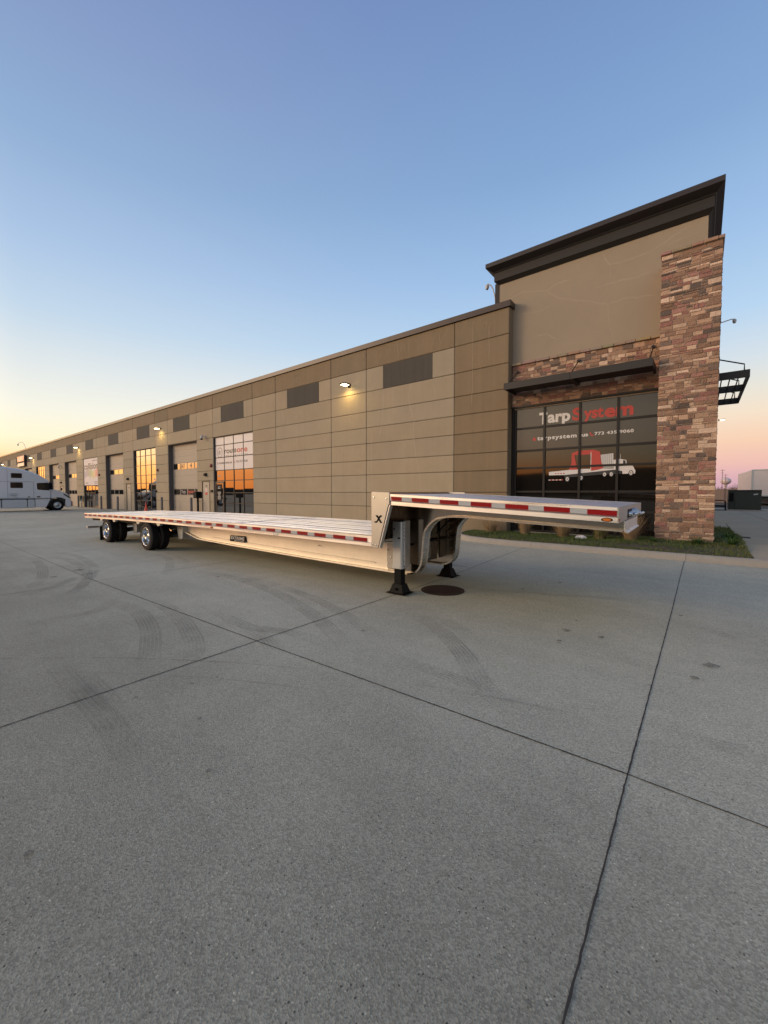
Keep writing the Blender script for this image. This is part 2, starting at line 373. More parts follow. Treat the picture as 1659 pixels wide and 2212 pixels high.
joint([(-4, 8.0), (-60, 8.0)], .016)
# tyre marks: soft arcs of several tread lines
tm = MB()
def arc(cx, cy, r, a0, a1, n=14): return [(cx + r * math.cos(R(a0 + (a1 - a0) * k / n)), cy + r * math.sin(R(a0 + (a1 - a0) * k / n))) for k in range(n + 1)]
def spline(ps, n=8):
    out = []
    P = [ps[0]] + list(ps) + [ps[-1]]
    for i in range(1, len(P) - 2):
        for k in range(n):
            t = k / n; q = []
            for j in (0, 1):
                a, b_, c, d = P[i - 1][j], P[i][j], P[i + 1][j], P[i + 2][j]
                q.append(.5 * (2 * b_ + (c - a) * t + (2 * a - 5 * b_ + 4 * c - d) * t * t + (-a + 3 * b_ - 3 * c + d) * t ** 3))
            out.append(tuple(q))
    out.append(tuple(ps[-1])); return out
LV = [0]
def tread(ps, lines=4, gap=.035, wd=.02, z=.005):
    ps = spline(ps); LV[0] += 1; z = z + .0003 * LV[0]
    for l in range(lines):
        o = (l - (lines - 1) / 2) * gap; q = []
        for k, p in enumerate(ps):
            d = Vector(ps[min(k + 1, len(ps) - 1)]) - Vector(ps[max(0, k - 1)]); d.normalize(); q.append((p[0] - d.y * o, p[1] + d.x * o))
        ribbon(tm, q, wd, z, .0, .12, True)
MARKS = [([(-8.74, 3.94), (-7.23, 4.24), (-5.47, 4.03), (-4.15, 3.63), (-3.40, 3.30), (-2.97, 3.10)], 5), ([(-8.67, 4.16), (-6.69, 4.41), (-5.16, 4.27), (-4.06, 3.99), (-3.31, 3.70), (-2.78, 3.42)], 4),
         ([(-7.15, 2.42), (-6.25, 2.54), (-5.37, 2.41), (-4.57, 2.18), (-4.15, 2.00), (-3.96, 1.81)], 5), ([(-7.30, 2.11), (-6.31, 2.19), (-5.41, 2.03), (-4.65, 1.76), (-4.18, 1.54)], 5),
         ([(-14.42, 2.57), (-13.41, 3.11), (-10.87, 2.94), (-9.21, 2.41), (-8.37, 1.92), (-8.68, 1.38)], 4), ([(-12.19, 4.61), (-10.50, 4.45), (-8.72, 3.64), (-8.52, 3.22)], 4), ([(-12.12, 4.96), (-9.84, 4.55), (-8.66, 4.00)], 3),
         ([(-3.86, 4.85), (-2.67, 4.31), (-1.95, 3.75), (-1.47, 3.22), (-.97, 2.85)], 5), ([(-.17, 6.31), (.21, 6.13), (.60, 5.86)], 4), ([(.28, 8.32), (.82, 8.08)], 4), ([(-3.54, 5.02), (-2.40, 4.42), (-1.71, 4.10)], 4),
         ([(-.76, 4.69), (-.52, 4.59), (-.33, 4.47)], 4), ([(-2.51, 3.15), (-1.97, 3.17), (-1.51, 3.13), (-1.26, 3.03)], 4), ([(-.17, 3.31), (.14, 3.40), (.37, 3.44)], 3), ([(-3.84, 6.18), (-2.64, 6.48), (-1.31, 6.97), (-.29, 7.44)], 3)]
MARKS += [([(-5.33, 1.00), (-4.13, 0.98), (-3.14, 0.96), (-2.63, 0.91)], 4), ([(-5.27, 1.12), (-3.99, 1.08), (-2.96, 1.05)], 4), ([(-8.32, 1.06), (-8.89, 1.75), (-9.96, 2.69), (-10.96, 3.80)], 4), ([(-6.41, 0.91), (-6.64, 1.30), (-6.68, 1.84), (-7.28, 2.34)], 4), ([(-6.24, 3.01), (-4.52, 2.78), (-3.80, 2.98), (-2.90, 3.01)], 4), ([(-5.15, 2.93), (-3.81, 2.65), (-3.32, 2.35)], 4), ([(-14.00, 2.61), (-12.21, 2.81), (-10.06, 2.61), (-8.33, 2.01), (-7.75, 1.38)], 4), ([(-13.89, 2.26), (-12.04, 2.23), (-9.83, 1.82), (-8.54, 1.18)], 4), ]
for ps, n in MARKS: tread(ps, n + 1, gap=.038, wd=.027)
tread([(-2.18, 2.74), (-1.41, 3.01), (-.90, 3.15), (-.45, 3.27)], 1, wd=.03)
tread([(-7.5, -.9), (-5.48, .68), (-4.77, 1.27), (-4.06, 1.77), (-3.14, 2.31), (-2.16, 2.72)], 1, wd=.022)
tread([(-5.02, .62), (-4.19, 1.29), (-3.42, 1.77), (-2.83, 2.08), (-2.05, 2.40)], 1, wd=.018)
tag(tm.build('tyre_marks', M['rubber'], fix=False), kind='structure')
sp = MB()
for (x, y, r) in [(-1.24, 5.11, .06), (-1.21, 4.69, .025), (-1.19, 4.62, .02), (-.86, 5.11, .04), (.12, 4.93, .07), (0, 4.5, .04), (-2.36, 6.81, .03), (-.17, 6.67, .03), (-1.98, 7.66, .04), (-2.86, 1.40, .022), (-3.44, 1.63, .018), (-3.56, 1.23, .02),
                  (-10.46, 2.57, .09), (-9.99, 2.05, .06), (-3.38, 1.83, .015), (-3.15, 3.56, .03), (-7.45, 4.07, .05), (-2.39, .37, .022), (-2.27, 1.17, .02), (-.40, 1.26, .013), (-.17, 2.44, .015), (-.47, 1.43, .008), (-.34, 1.95, .012), (-1.05, .75, .006), (-1.23, 5.58, .02)]:
    n = 10; sp.add([(x + r * random.uniform(.6, 1.25) * math.cos(2 * math.pi * k / n), y + r * random.uniform(.6, 1.25) * math.sin(2 * math.pi * k / n), gz(x, y) + .013) for k in range(n)], [tuple(range(n))])
tag(sp.build('oil_spots', M['spot'], fix=False), kind='structure')

# kerb along the planting bed: rolled profile swept along a path
KP = [(-7.0, 14.15), (-7.0, 13.6), (-6.95, 13.1), (-6.78, 12.6), (-6.45, 12.15), (-5.95, 11.8), (-5.3, 11.6), (-4.5, 11.5), (-3.78, 11.47), (-.24, 11.45), (.95, 11.45), (14, 11.45), (60, 11.45)]
def sweep2(b, path, sec):
    """sec: (outward offset, z). outward = left side of travel reversed"""
    P = [Vector(p) for p in path]; n = len(sec); vs = []
    for k, p in enumerate(P):
        d = (P[min(k + 1, len(P) - 1)] - P[max(0, k - 1)]).normalized(); o = Vector((d.y, -d.x))
        for s_, z in sec: q = p - o * s_; vs.append((q.x, q.y, z))
    b.add(vs, [(k * n + i, k * n + i + 1, (k + 1) * n + i + 1, (k + 1) * n + i) for k in range(len(P) - 1) for i in range(n - 1)])
def kerbsec(): return [(-.02, -.06), (0, .095), (.012, .13), (.035, .185), (.06, .225), (.10, .248), (.17, .256), (.19, .25), (.195, .1)]
prev = 0
cuts = [(0, 8), (8, 9), (9, 11), (11, 12)]
for a, c in cuts:
    pth = [Vector(p) for p in KP[a:c + 1]]
    if a: pth[0] = pth[0].lerp(pth[1], .007 / (pth[1] - pth[0]).length)
    pth2 = []
    for p, q in zip(pth[:-1], pth[1:]):
        for k in range(4): pth2.append(p.lerp(q, k / 4))
    pth2.append(pth[-1])
    b = MB(); b.smooth = True; sweep2(b, pth2, kerbsec()); tag(b.build('kerb', M['kerb']), kind='structure')
# raised bed and pavement behind the kerb
b = MB(); bedpts = [(-6.82, 14.15)] + [(p[0] + .18, p[1] + .12) for p in KP[1:7]] + [(-4.5, 11.65), (-.24, 11.62), (.93, 11.62), (.93, 16.75), (-7, 16.75)]
b.prism(bedpts, -.05, .235, 'z')
tag(b.build('planting_bed', M['soil']), kind='structure')
def bz(x, y): return .236 + .085 * sst(11.9, 13.5, y) * sst(-3.2, -1.0, x)
grid('planting_soil', [-4.4 + .25 * i for i in range(22)] + [.92], [11.63 + .2 * i for i in range(14)] + [14.5, 15.5, 16.7], bz, M['soil'])
b = MB(); b.box(.93, 60, 11.62, 47, -.05, .252); b.box(-7, .93, 16.75, 18.0, -.05, .252); b.box(-40, .93, 20.8, 47, -.05, .252)
tag(b.build('pavement', M['pave']), kind='structure')
b = MB(); b.box(-7, .93, 18., 20.8, -.05, .24); tag(b.build('lawn_bed', M['soil']), kind='structure')
b = MB(); b.box(-3000, 3000, 47, 3000, -.05, .2); tag(b.build('far_ground', M['soil']), kind='structure')
b = MB()
for (x0, y0, x1, y1) in [(.93, 11.7, .93, 16.6), (.93, 17, .93, 24), (3.0, 11.7, 2.4, 41), (-5, 24, 30, 24), (1, 33, 30, 33)]:
    a, c = Vector((x0, y0)), Vector((x1, y1)); d = (c - a).normalized(); nn = Vector((-d.y, d.x)) * .012
    b.add([((a + nn).x, (a + nn).y, .256), ((a - nn).x, (a - nn).y, .256), ((c - nn).x, (c - nn).y, .256), ((c + nn).x, (c + nn).y, .256)], [(0, 1, 2, 3)])
tag(b.build('pavement_joint', M['groove'], fix=False), kind='structure')
# low rise of land across the road, behind the photographer (seen in the window reflections)
M['hill'] = mat('dark_hill', (.02, .022, .018), .95, spec=0, noise=.3, nscale=.05)
b = MB(); b.smooth = True
hx = [-900 + 40 * i for i in range(46)]
vs = []
for x in hx:
    hh = 4.5 + 1.0 * math.sin(x * .05 + 1) + 7.0 * math.exp(-((x + 25) / 85) ** 2)
    vs += [(x, -110, -.5), (x, -150, hh), (x, -260, hh + 2), (x, -420, 0)]
b.add(vs, [(4 * k + i, 4 * k + i + 1, 4 * k + 5 + i, 4 * k + 4 + i) for k in range(len(hx) - 1) for i in range(3)])
tag(b.build('hill', M['hill']), kind='structure')

# grass
M['grass'] = mat('grass_blades', (.05, .075, .018), .7, attr=True)
M['dry'] = mat('dry_grass', (.3, .2, .1), .8, attr=True)
def blade(b, x, y, z, hgt, lean, ang, wd, col, nseg=2):
    dx, dy = math.cos(ang), math.sin(ang); px, py = -dy * wd / 2, dx * wd / 2; vs = []
    for k in range(nseg):
        t = k / nseg; o = lean * t * t; ww = 1 - t * .6
        cx, cy, cz = x + dx * o, y + dy * o, z + hgt * (t - .28 * t * t * (lean / max(hgt, .01)))
        vs += [(cx - px * ww, cy - py * ww, cz), (cx + px * ww, cy + py * ww, cz)]
    vs.append((x + dx * lean, y + dy * lean, z + hgt * (1 - .28 * lean / max(hgt, .01))))
    fs = [(2 * k, 2 * k + 1, 2 * k + 3, 2 * k + 2) for k in range(nseg - 1)] + [(2 * nseg - 2, 2 * nseg - 1, 2 * nseg)]
    b.col = col; b.add(vs, fs)
def bare(x, y):
    return (abs((x + 1.35) / .75) ** 2 + abs((y - 12.35) / .16) ** 2 < 1) or (abs((x + .35) / .6) ** 2 + abs((y - 12.2) / .13) ** 2 < 1) or (abs((x + 2.3) / .4) ** 2 + abs((y - 12.6) / .1) ** 2 < 1)
def in_bed(x, y):
    if y > 14.05 and x < -5.4: return False
    if y > 14.35 and x < .4: return False
    if x < -4.5:
        for p, q in zip(bedpts[1:8], bedpts[2:9]):
            if min(p[0], q[0]) <= x <= max(p[0], q[0]):
                t = (x - p[0]) / ((q[0] - p[0]) or 1); return y > p[1] + t * (q[1] - p[1]) + .02
        return x > -6.8
    return y > 11.63
b = MB()
def sward(b, n, x0, x1, y0, y1, cond, hmin, hmax, z=.235):
    k = 0
    while k < n:
        x, y = random.uniform(x0, x1), random.uniform(y0, y1)
        if not cond(x, y): k += 1; continue
        k += 1
        cl = math.sin(x * 3.1 + y * 2) * math.sin(x * 1.3 - y * 4.1)
        if bare(x, y) and random.random() > .06: continue
        if y < 12.9 and random.random() < .30 + .25 * cl: continue
        g = random.random(); d = max(0, min(1, random.gauss(.35 if y < 12.3 or x > 0 else .18, .25)))
        col = (.055 + .16 * d + .02 * g, .100 + .055 * d + .04 * g, .018 + .03 * d)
        blade(b, x, y, bz(x, y) if y < 17 else z, random.uniform(hmin, hmax) * (1 + .5 * cl), random.uniform(.01, .07), random.uniform(0, 6.28), random.uniform(.006, .012), col, 1 if random.random() < .5 else 2)
sward(b, 34000, -6.9, .93, 11.6, 14.3, in_bed, .03, .09)
sward(b, 4500, .33, .95, 14, 16.7, lambda x, y: True, .05, .12)
sward(b, 5000, -.6, .93, 18.05, 20.8, lambda x, y: True, .06, .14)
tag(b.build('grass', M['grass'], fix=False), kind='stuff')

def tuft(x, y, hgt, n, green, label, seed, spread=.30):
    random.seed(seed)
    t = thing('ornamental_grass', (x, y, bz(x, y) - .005), label, 'ornamental grass', 'ornamental grasses along the storefront')
    b = MB()
    for k in range(n):
        a = random.uniform(0, 6.28); r = random.random() ** .5 * .13
        hh = hgt * random.uniform(.35, 1.05); g = random.random()
        c = (.36 + .14 * g, .25 + .09 * g, .13 + .06 * g) if random.random() > green else (.09 + .06 * g, .11 + .05 * g, .03)
        x0, y0 = r * math.cos(a), r * math.sin(a); l = spread * random.uniform(.25, 1.2); aa = a + random.uniform(-.6, .6); vs = []
        wd = .009; px, py = -math.sin(aa) * wd / 2, math.cos(aa) * wd / 2
        for q in range(6):
            tt = q / 5; o = l * tt ** 1.25; zz = hh * (tt - .30 * tt ** 3 * min(1.4, l / hh * 1.6)); ww = 1 - .7 * tt
            vs += [(x0 + math.cos(aa) * o - px * ww, y0 + math.sin(aa) * o - py * ww, zz), (x0 + math.cos(aa) * o + px * ww, y0 + math.sin(aa) * o + py * ww, zz)]
        b.col = c; b.add(vs, [(2 * q, 2 * q + 1, 2 * q + 3, 2 * q + 2) for q in range(5)])
    b.build('blade_clump', M['dry'], t, fix=False)
    b = MB()
    for k in range(90):
        a = random.uniform(0, 6.28); rr_ = random.uniform(.03, .13)
        blade(b, rr_ * math.cos(a), rr_ * math.sin(a), 0, .14, .05, a, .012, (.26, .19, .10), 1)
    b.build('root_crown', M['dry'], t, fix=False)
tuft(-5.95, 13.75, .72, 420, .05, 'wispy tan ornamental grass before the plain brown wall, leftmost of the row', 1, .38)
tuft(-4.72, 13.75, .78, 520, .05, 'tan ornamental grass clump, second from the left end of the dark storefront row', 2, .24)
tuft(-3.45, 13.65, .72, 620, .12, 'full straw-coloured ornamental grass clump beside the scrap of white litter', 3, .36)
tuft(-2.35, 13.5, .66, 560, .55, 'greener ornamental grass clump in the middle of the dark storefront', 4, .24)
tuft(-1.55, 13.35, .85, 620, .06, 'tall tan ornamental grass clump under the front tip of the trailer', 5, .36)
random.seed(11)
def lily(x, y, sc, label, n=150):
    t = MB((0, 0, 0))
    o = thing('green_plant', (x, y, bz(x, y) - .005), label, 'plant', 'leafy green plants by the stone pier')
    for k in range(n):
        a = random.uniform(0, 6.28); g = random.random()
        blade(t, .06 * sc * math.cos(a), .06 * sc * math.sin(a), 0, sc * random.uniform(.15, .38), sc * random.uniform(.12, .42), a, .016, (.035 + .04 * g, .085 + .06 * g, .018), 4)
    t.build('leaf_clump', M['grass'], o, fix=False)
lily(-.05, 13.2, .75, 'low green strap-leaved plant in front of the stone pier base')
lily(.62, 14.6, 1.0, 'dark green strap-leaved plant just right of the stone pier', 220)
lily(.66, 13.5, .8, 'pale green leafy plant nearest the pavement corner right of the pier', 170)
lily(-1.0, 13.25, .45, 'small green weed clump at the left foot of the stone pier', 90)

# drain grate, manhole, litter
g = thing('drain_grate', (.2, 16.9, .25), 'black slotted drain grate across the walk beyond the stone pier', 'drain grate')
b = MB(); b.box(-.1, 1.05, -.16, -.13, .0, .02); b.box(-.1, 1.05, .13, .16, 0, .02); b.build('grate_frame', M['steel'], g)
b = MB(); [b.box(-.08 + .06 * k, -.05 + .06 * k, -.13, .13, .002, .03) for k in range(19)]; b.build('grate_bars', M['steel'], g)
mh = thing('manhole_cover', (-3.43, 5.93, 0), 'round rusty brown manhole cover in the concrete beside the landing leg', 'manhole cover')
b = MB(); b.smooth = True; b.lathe([(.37, .002), (.37, .009), (.335, .009), (.335, .004)], n=40); b.build('rim', M['iron'], mh)
b = MB(); b.lathe([(.33, .004), (.33, .010), (.0001, .011)], n=40)
for i in range(-7, 8):
    for j in range(-7, 8):
        x, y = i * .04, j * .04
        if x * x + y * y < .30 ** 2: b.box(x - .011, x + .011, y - .011, y + .011, .0105, .0145)
b.build('lid', M['iron'], mh)
b = MB(); b.smooth = False
b.add([(-3.05, 13.35, .27), (-2.85, 13.3, .26), (-2.82, 13.42, .36), (-3.02, 13.45, .33), (-2.7, 13.35, .27), (-2.72, 13.42, .31)], [(0, 1, 2, 3), (1, 4, 5, 2)])
so = b.build('litter', M['white'], fix=False); m_ = so.modifiers.new('s', 'SOLIDIFY'); m_.thickness = .004
tag(so, 'crumpled scrap of white litter in the grass by the straw clump', 'litter')
# ------------------------------------------------------------------ the building
FY = 14.18
BO = (-5.53, FY, 0.0)
bld = thing('commercial_building', BO, 'long tan concrete building with a row of service bays and a taller stone-faced corner block', 'building')
def NB(): return MB(BO)
def fit(body, name, m, parent, x0, x1, z0, z1, y, bold=0., off=BO, shear=0, space=1., ext=.003):
    o = text(body, name, m, parent, 0, 0, 0, 1., 1., bold, ext, shear=shear, space=space)
    vs = o.data.vertices; xa = min(v.co.x for v in vs); xb = max(v.co.x for v in vs); za = min(v.co.z for v in vs); zb = max(v.co.z for v in vs)
    for v in vs:
        v.co.x = x0 + (v.co.x - xa) / (xb - xa) * (x1 - x0) - off[0]; v.co.z = z0 + (v.co.z - za) / (zb - za) * (z1 - z0) - off[2]; v.co.y += y - off[1]
    o.data.update(); return o
def join(objs, name):
    """merge several flat lettering meshes into one"""
    b = MB(); mats = []
    for o in objs:
        mt = o.data.materials[0]
        if mt not in mats: mats.append(mt)
        b.mi = mats.index(mt); b.add([tuple(v.co) for v in o.data.vertices], [tuple(p.vertices) for p in o.data.polygons])
    par = objs[0].parent
    for o in objs: me = o.data; bpy.data.objects.remove(o); bpy.data.meshes.remove(me)
    return b.build(name, mats, par, fix=False)

ZR = [0, 1.03, 1.68, 2.50, 3.17, 3.96, 4.70, 5.44, 6.36, 7.40, 8.35]
RE = [-7.73, -14.69, -21.55, -28.55, -35.55, -42.75, -50.0, -57.4, -64.8, -72.1, -79.7, -87.2, -94.7, -102.2, -109.7, -117.2, -124.7, -132.2]
LE = [-12.34, -19.25, -26.25, -33.2, -40.25, -47.5, -54.75, -62.15, -69.6, -77.0, -84.4, -91.9, -99.4, -106.9, -114.4, -121.9, -129.4, -136.9]
KIND = ['blank', 'blank', 'store', 'garage', 'store', 'garage', 'poster', 'garage', 'garage', 'store', 'garage', 'garage', 'store', 'garage', 'garage', 'store', 'garage', 'garage']
INS = [(-11.33, -8.75), (-18.19, -15.59), (-25.19, -22.51), (-32.23, -29.56), (-39.36, -36.65), (-46.56, -43.81), (-53.79, -51.13), (-61.16, -58.44), (-68.65, -65.84), (-76.09, -73.35)]
for k in range(10, len(RE)): INS.append((LE[k] + 1.0, RE[k] - 1.0))
FR, BK = FY, FY + .055
wall = NB(); brown = NB(); G = .006
PB = {}
_pr = random.Random(77)
def pan(b, x0, x1, z0, z1, y=FR):
    base = (.25, .184, .108) if b is brown else (.385, .310, .207)
    v = _pr.uniform(.95, 1.04); t_ = _pr.uniform(-.02, .02); b.col = (base[0] * v * (1 + t_), base[1] * v, base[2] * v * (1 - t_)); b.box(x0 + G, x1 - G, y, BK, z0 + G, z1 - G)
doors = {3: (-27.87, -26.79), 5: (-42.1, -40.98), 8: (-64.3, -63.2), 10: (-79.3, -78.2)}   # door in the pier to the right of bay k
top = 8.35
# backing + panels
back = NB()
def solid(x0, x1, z0, z1): back.box(x0, x1, FY + .04, FY + .55, z0, z1)
solid(-7.73, -5.545, 0, top)
for i in range(10): pan(brown, -7.73, -5.53, ZR[i], ZR[i + 1])
n = len(RE)
for k in range(n):
    l, r = LE[k], RE[k]
    pan(brown, l, r, ZR[9], ZR[10])
    pan(wall, l, INS[k][0] + G * 2, ZR[8], ZR[9]); pan(wall, INS[k][1] - G * 2, r, ZR[8], ZR[9]); pan(wall, l, r, ZR[7], ZR[8])
    if KIND[k] == 'blank':
        for i in range(7): pan(wall, l, r, ZR[i], ZR[i + 1])
        solid(l, r, 0, top)
    else: solid(l, r, ZR[7], top)
    # pier to the left of this bay
    pl, pr = (RE[k + 1] if k + 1 < n else l - 2.4), l
    dd = doors.get(k + 1)
    for i in range(7):
        if dd and i < 3:
            pan(wall, pl, dd[0], ZR[i], ZR[i + 1]); pan(wall, dd[1], pr, ZR[i], ZR[i + 1])
        else: pan(wall, pl, pr, ZR[i], ZR[i + 1])
    pan(wall, pl, pr, ZR[7], ZR[8]); pan(wall, pl, pr, ZR[8], ZR[9]); pan(brown, pl, pr, ZR[9], ZR[10])
    if dd: solid(pl, dd[0] - .001, 0, 2.49); solid(dd[1] + .001, pr, 0, 2.49); solid(pl, pr, 2.49, top)
    else: solid(pl, pr, 0, top)
wall.build('precast_wall', M['panel'], bld, bevel=.022)
brown.build('brown_precast_band', M['band'], bld, bevel=.022)
back.build('wall_core', M['groove'], bld)
b = NB(); b.col = (.25, .184, .108); b.box(-5.565, -5.53, BK + .002, FY + .56, 0, top - .01); b.col = (.25, .184, .108); b.build('wall_return', M['band'], bld)
for k, (a, c) in enumerate(INS[:16]):
    b = NB(); b.box(a + .004, c - .004, FY - .001, BK, ZR[8] + .004, ZR[9] - .004); b.build('dark_inset_panel', M['inset'], bld)
b = NB()
x = -139.
while x < -5.5:
    x1 = min(x + 3.05, -5.47); b.box(x + .003, x1 - .003, FY - .07, FY + .60, top - .005, top + .205); x = x1
b.build('parapet_cap', M['cap'], bld)
b = NB(); b.col = (.385, .31, .207); b.box(-139, -6.3, FY + .58, 45, 0.1, top - .15); b.box(-6.3, -.1, 16.2, 45, .1, top - .15); b.build('building_mass', M['panel'], bld)
b = NB(); b.add([(-139, FY + .6, top - .1), (-6.2, FY + .6, top - .1), (-6.2, 45, top - .1), (-139, 45, top - .1)], [(0, 1, 2, 3)]); b.build('roof', M['inset'], bld)

def ribbon_wall(b, pts, y, wd, jit=.02):
    """thin wandering strip on a wall face, 2 mm proud"""
    P = []
    for a, c in zip(pts[:-1], pts[1:]):
        nn = max(2, int(math.dist(a, c) / .09))
        for k in range(nn): t = k / nn; P.append((a[0] + (c[0] - a[0]) * t + random.gauss(0, jit), a[1] + (c[1] - a[1]) * t + random.gauss(0, jit)))
    P.append(pts[-1]); vs = []
    for k, p in enumerate(P):
        q0, q1 = P[max(0, k - 1)], P[min(len(P) - 1, k + 1)]; d = Vector((q1[0] - q0[0], q1[1] - q0[1])); d.normalize()
        ww = wd * random.uniform(.5, 1.2) * min(1, .35 + k * .3, .35 + (len(P) - 1 - k) * .3) / 2
        vs += [(p[0] - d.y * ww, y, p[1] + d.x * ww), (p[0] + d.y * ww, y, p[1] - d.x * ww)]
    b.add(vs, [(2 * k, 2 * k + 1, 2 * k + 3, 2 * k + 2) for k in range(len(P) - 1)])
M['efflo_b'] = mat('efflorescence_band', (.30, .225, .14), .95, noise=.15, nscale=6)
M['efflo_t'] = mat('efflorescence_tan', (.44, .355, .25), .95, noise=.12, nscale=6)
b = NB(); random.seed(21)
E1 = [[(-10.55, 8.3), (-10.46, 7.62), (-10.52, 7.45)], [(-9.87, 8.3), (-9.95, 7.8), (-9.87, 7.45)], [(-8.52, 8.3), (-8.75, 7.78), (-8.8, 7.45)], [(-8.0, 8.2), (-8.2, 8.0), (-8.35, 7.6)],
      [(-6.96, 8.1), (-6.95, 6.82), (-6.95, 5.91), (-6.97, 5.0)], [(-6.45, 8.19), (-6.57, 7.87), (-6.44, 7.6)], [(-6.2, 8.0), (-6.3, 7.8), (-6.28, 6.6)]]
for i in range(46):
    x = random.choice([random.uniform(-34, -5.8), random.uniform(-20, -5.8)]); z = 8.3; z1 = random.uniform(7.45, 8.0)
    E1.append([(x, z - random.uniform(0, .3)), (x + random.uniform(-.08, .08), (z + z1) / 2), (x + random.uniform(-.1, .1), z1)])
for p in E1: ribbon_wall(b, p, FY - .002, random.uniform(.015, .045), .008)
b.build('efflorescence_streaks', M['efflo_b'], bld, fix=False)
b = NB()
E2 = [[(-9.82, 6.33), (-9.95, 5.67), (-9.65, 4.75), (-9.69, 4.0), (-9.52, 3.17), (-9.35, 2.41), (-9.27, 1.73)], [(-11.32, 6.3), (-11.36, 5.08), (-11.55, 4.16)], [(-17.45, 5.44), (-17.4, 4.47), (-17.34, 3.33), (-17.63, 2.28)],
      [(-14.24, 3.83), (-14.13, 3.02)], [(-13.6, 6.6), (-13.4, 5.4), (-13.5, 4.9)], [(-10.9, 1.9), (-10.8, 1.1)], [(-8.7, 6.2), (-8.6, 5.6)], [(-16.2, 2.4), (-16.1, 1.2)], [(-18.6, 6.2), (-18.5, 5.5)]]
for i in range(10):
    x = random.uniform(-48, -8); E2.append([(x, random.uniform(2, 6)), (x + .05, random.uniform(.8, 1.9))])
for p in E2[:13]: ribbon_wall(b, p, FY - .002, .032, .010)
b.build('hairline_streaks', M['efflo_t'], bld, fix=False)

# storefront glazing
SR = [0.03, .97, 1.66, 2.48, 3.18, 4.04, 4.87, 5.43]
def frame_grid(b, xs, zs, y, d=.11, t=.05, skip=None):
    for i, x in enumerate(xs): b.box(x - t / 2, x + t / 2, y - d, y, zs[0], zs[-1])
    for j, z in enumerate(zs):
        for i in range(len(xs) - 1):
            b.box(xs[i] + t / 2 + .001, xs[i + 1] - t / 2 - .001, y - d + .012, y, z - t / 2, z + t / 2)
GY = FY + .22
def panes(xs, zs, y, seed):
    """one lite per opening, each set a hair out of true as real glazing is"""
    rnd = random.Random(seed); b = NB()
    for i in range(len(xs) - 1):
        for j in range(len(zs) - 1):
            a, c = rnd.uniform(-.003, .003), rnd.uniform(-.0012, .0012); x0, x1, z0, z1 = xs[i], xs[i + 1], zs[j], zs[j + 1]
            f = [(x0, y - a - c, z0), (x1, y + a - c, z0), (x1, y + a + c, z1), (x0, y - a + c, z1)]
            b.add(f + [(p[0], p[1] + .006, p[2]) for p in f], [(0, 1, 2, 3), (7, 6, 5, 4), (0, 4, 5, 1), (1, 5, 6, 2), (2, 6, 7, 3), (3, 7, 4, 0)])
    return b
def storefront(k, doorcol, rows=SR, zt=5.44):
    l, r = LE[k], RE[k]
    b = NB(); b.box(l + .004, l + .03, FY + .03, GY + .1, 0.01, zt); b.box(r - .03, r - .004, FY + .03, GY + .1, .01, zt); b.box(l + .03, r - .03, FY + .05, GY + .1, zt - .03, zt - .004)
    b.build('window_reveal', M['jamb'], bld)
    xs = [l + .06, l + 1.20, l + 2.34, l + 3.48, r - .05]
    b = NB(); frame_grid(b, xs, rows, GY); f = b.build('storefront_window', M['framelt'] if k > 3 else M['frame'], bld)
    b = panes(xs, rows, GY - .080, k); b.build('glass', M['glass'], f)
    x0, x1 = (xs[0], xs[1]) if doorcol == 0 else (xs[-2], xs[-1])
    d = NB()
    for a in (x0 + .035, x1 - .135): d.box(a, a + .10, GY - .15, GY - .10, .03, 2.42)
    for z0, z1 in ((.03, .22), (2.30, 2.42)): d.box(x0 + .136, x1 - .136, GY - .149, GY - .101, z0, z1)
    dd = d.build('entry_door', M['framelt'], bld)
    b = NB(); b.box(x0 + .13, x1 - .13, GY - .13, GY - .12, .2, 2.32); b.build('door_glass', M['glass'], dd)
    b = NB(); hx = x1 - .12 if doorcol == 0 else x0 + .12
    b.tube([(hx, GY - .15, .95), (hx, GY - .21, .98), (hx, GY - .21, 1.25), (hx, GY - .15, 1.28)], .014, 6); b.build('door_handle', M['galv'], dd)
    return f, xs
f2, xs2 = storefront(2, 0)
f4, xs4 = storefront(4, 3)
f9, xs9 = storefront(9, 0); f12, _ = storefront(12, 0); f15, _ = storefront(15, 0)
f6, xs6 = storefront(6, 3, rows=[.03, .85, 1.63, 2.42], zt=2.47)

# banner on the nearest glazing
b = NB()
for i in range(4):
    for j in (4, 5, 6):
        b.box(xs2[i] + .03, xs2[i + 1] - .03, GY - .094, GY - .088, SR[j] + .03, SR[j + 1] - .03)
b.build('banner', M['banner'], f2)
YB = GY - .098
L = [fit('rou', 'x', M['dkvinyl'], f2, -25.03, -24.05, 4.27, 4.52, YB, .02), fit('te', 'x', M['dkvinyl'], f2, -24.02, -23.58, 4.27, 4.60, YB, .02),
     fit('one', 'x', M['red'], f2, -23.52, -22.33, 4.26, 4.52, YB, .02), fit('SPECIALIZED', 'x', M['dkvinyl'], f2, -25.03, -22.33, 4.05, 4.15, YB, 0, space=1.5),
     fit('R1', 'x', M['dkvinyl'], f2, -25.78, -25.42, 4.24, 4.52, YB, .0, shear=.2), fit('route-one.us', 'x', M['dkvinyl'], f2, -25.72, -24.12, 3.60, 3.74, YB, .01),
     fit('773 717 7518', 'x', M['dkvinyl'], f2, -23.66, -22.34, 3.61, 3.75, YB, .01)]
b = NB()
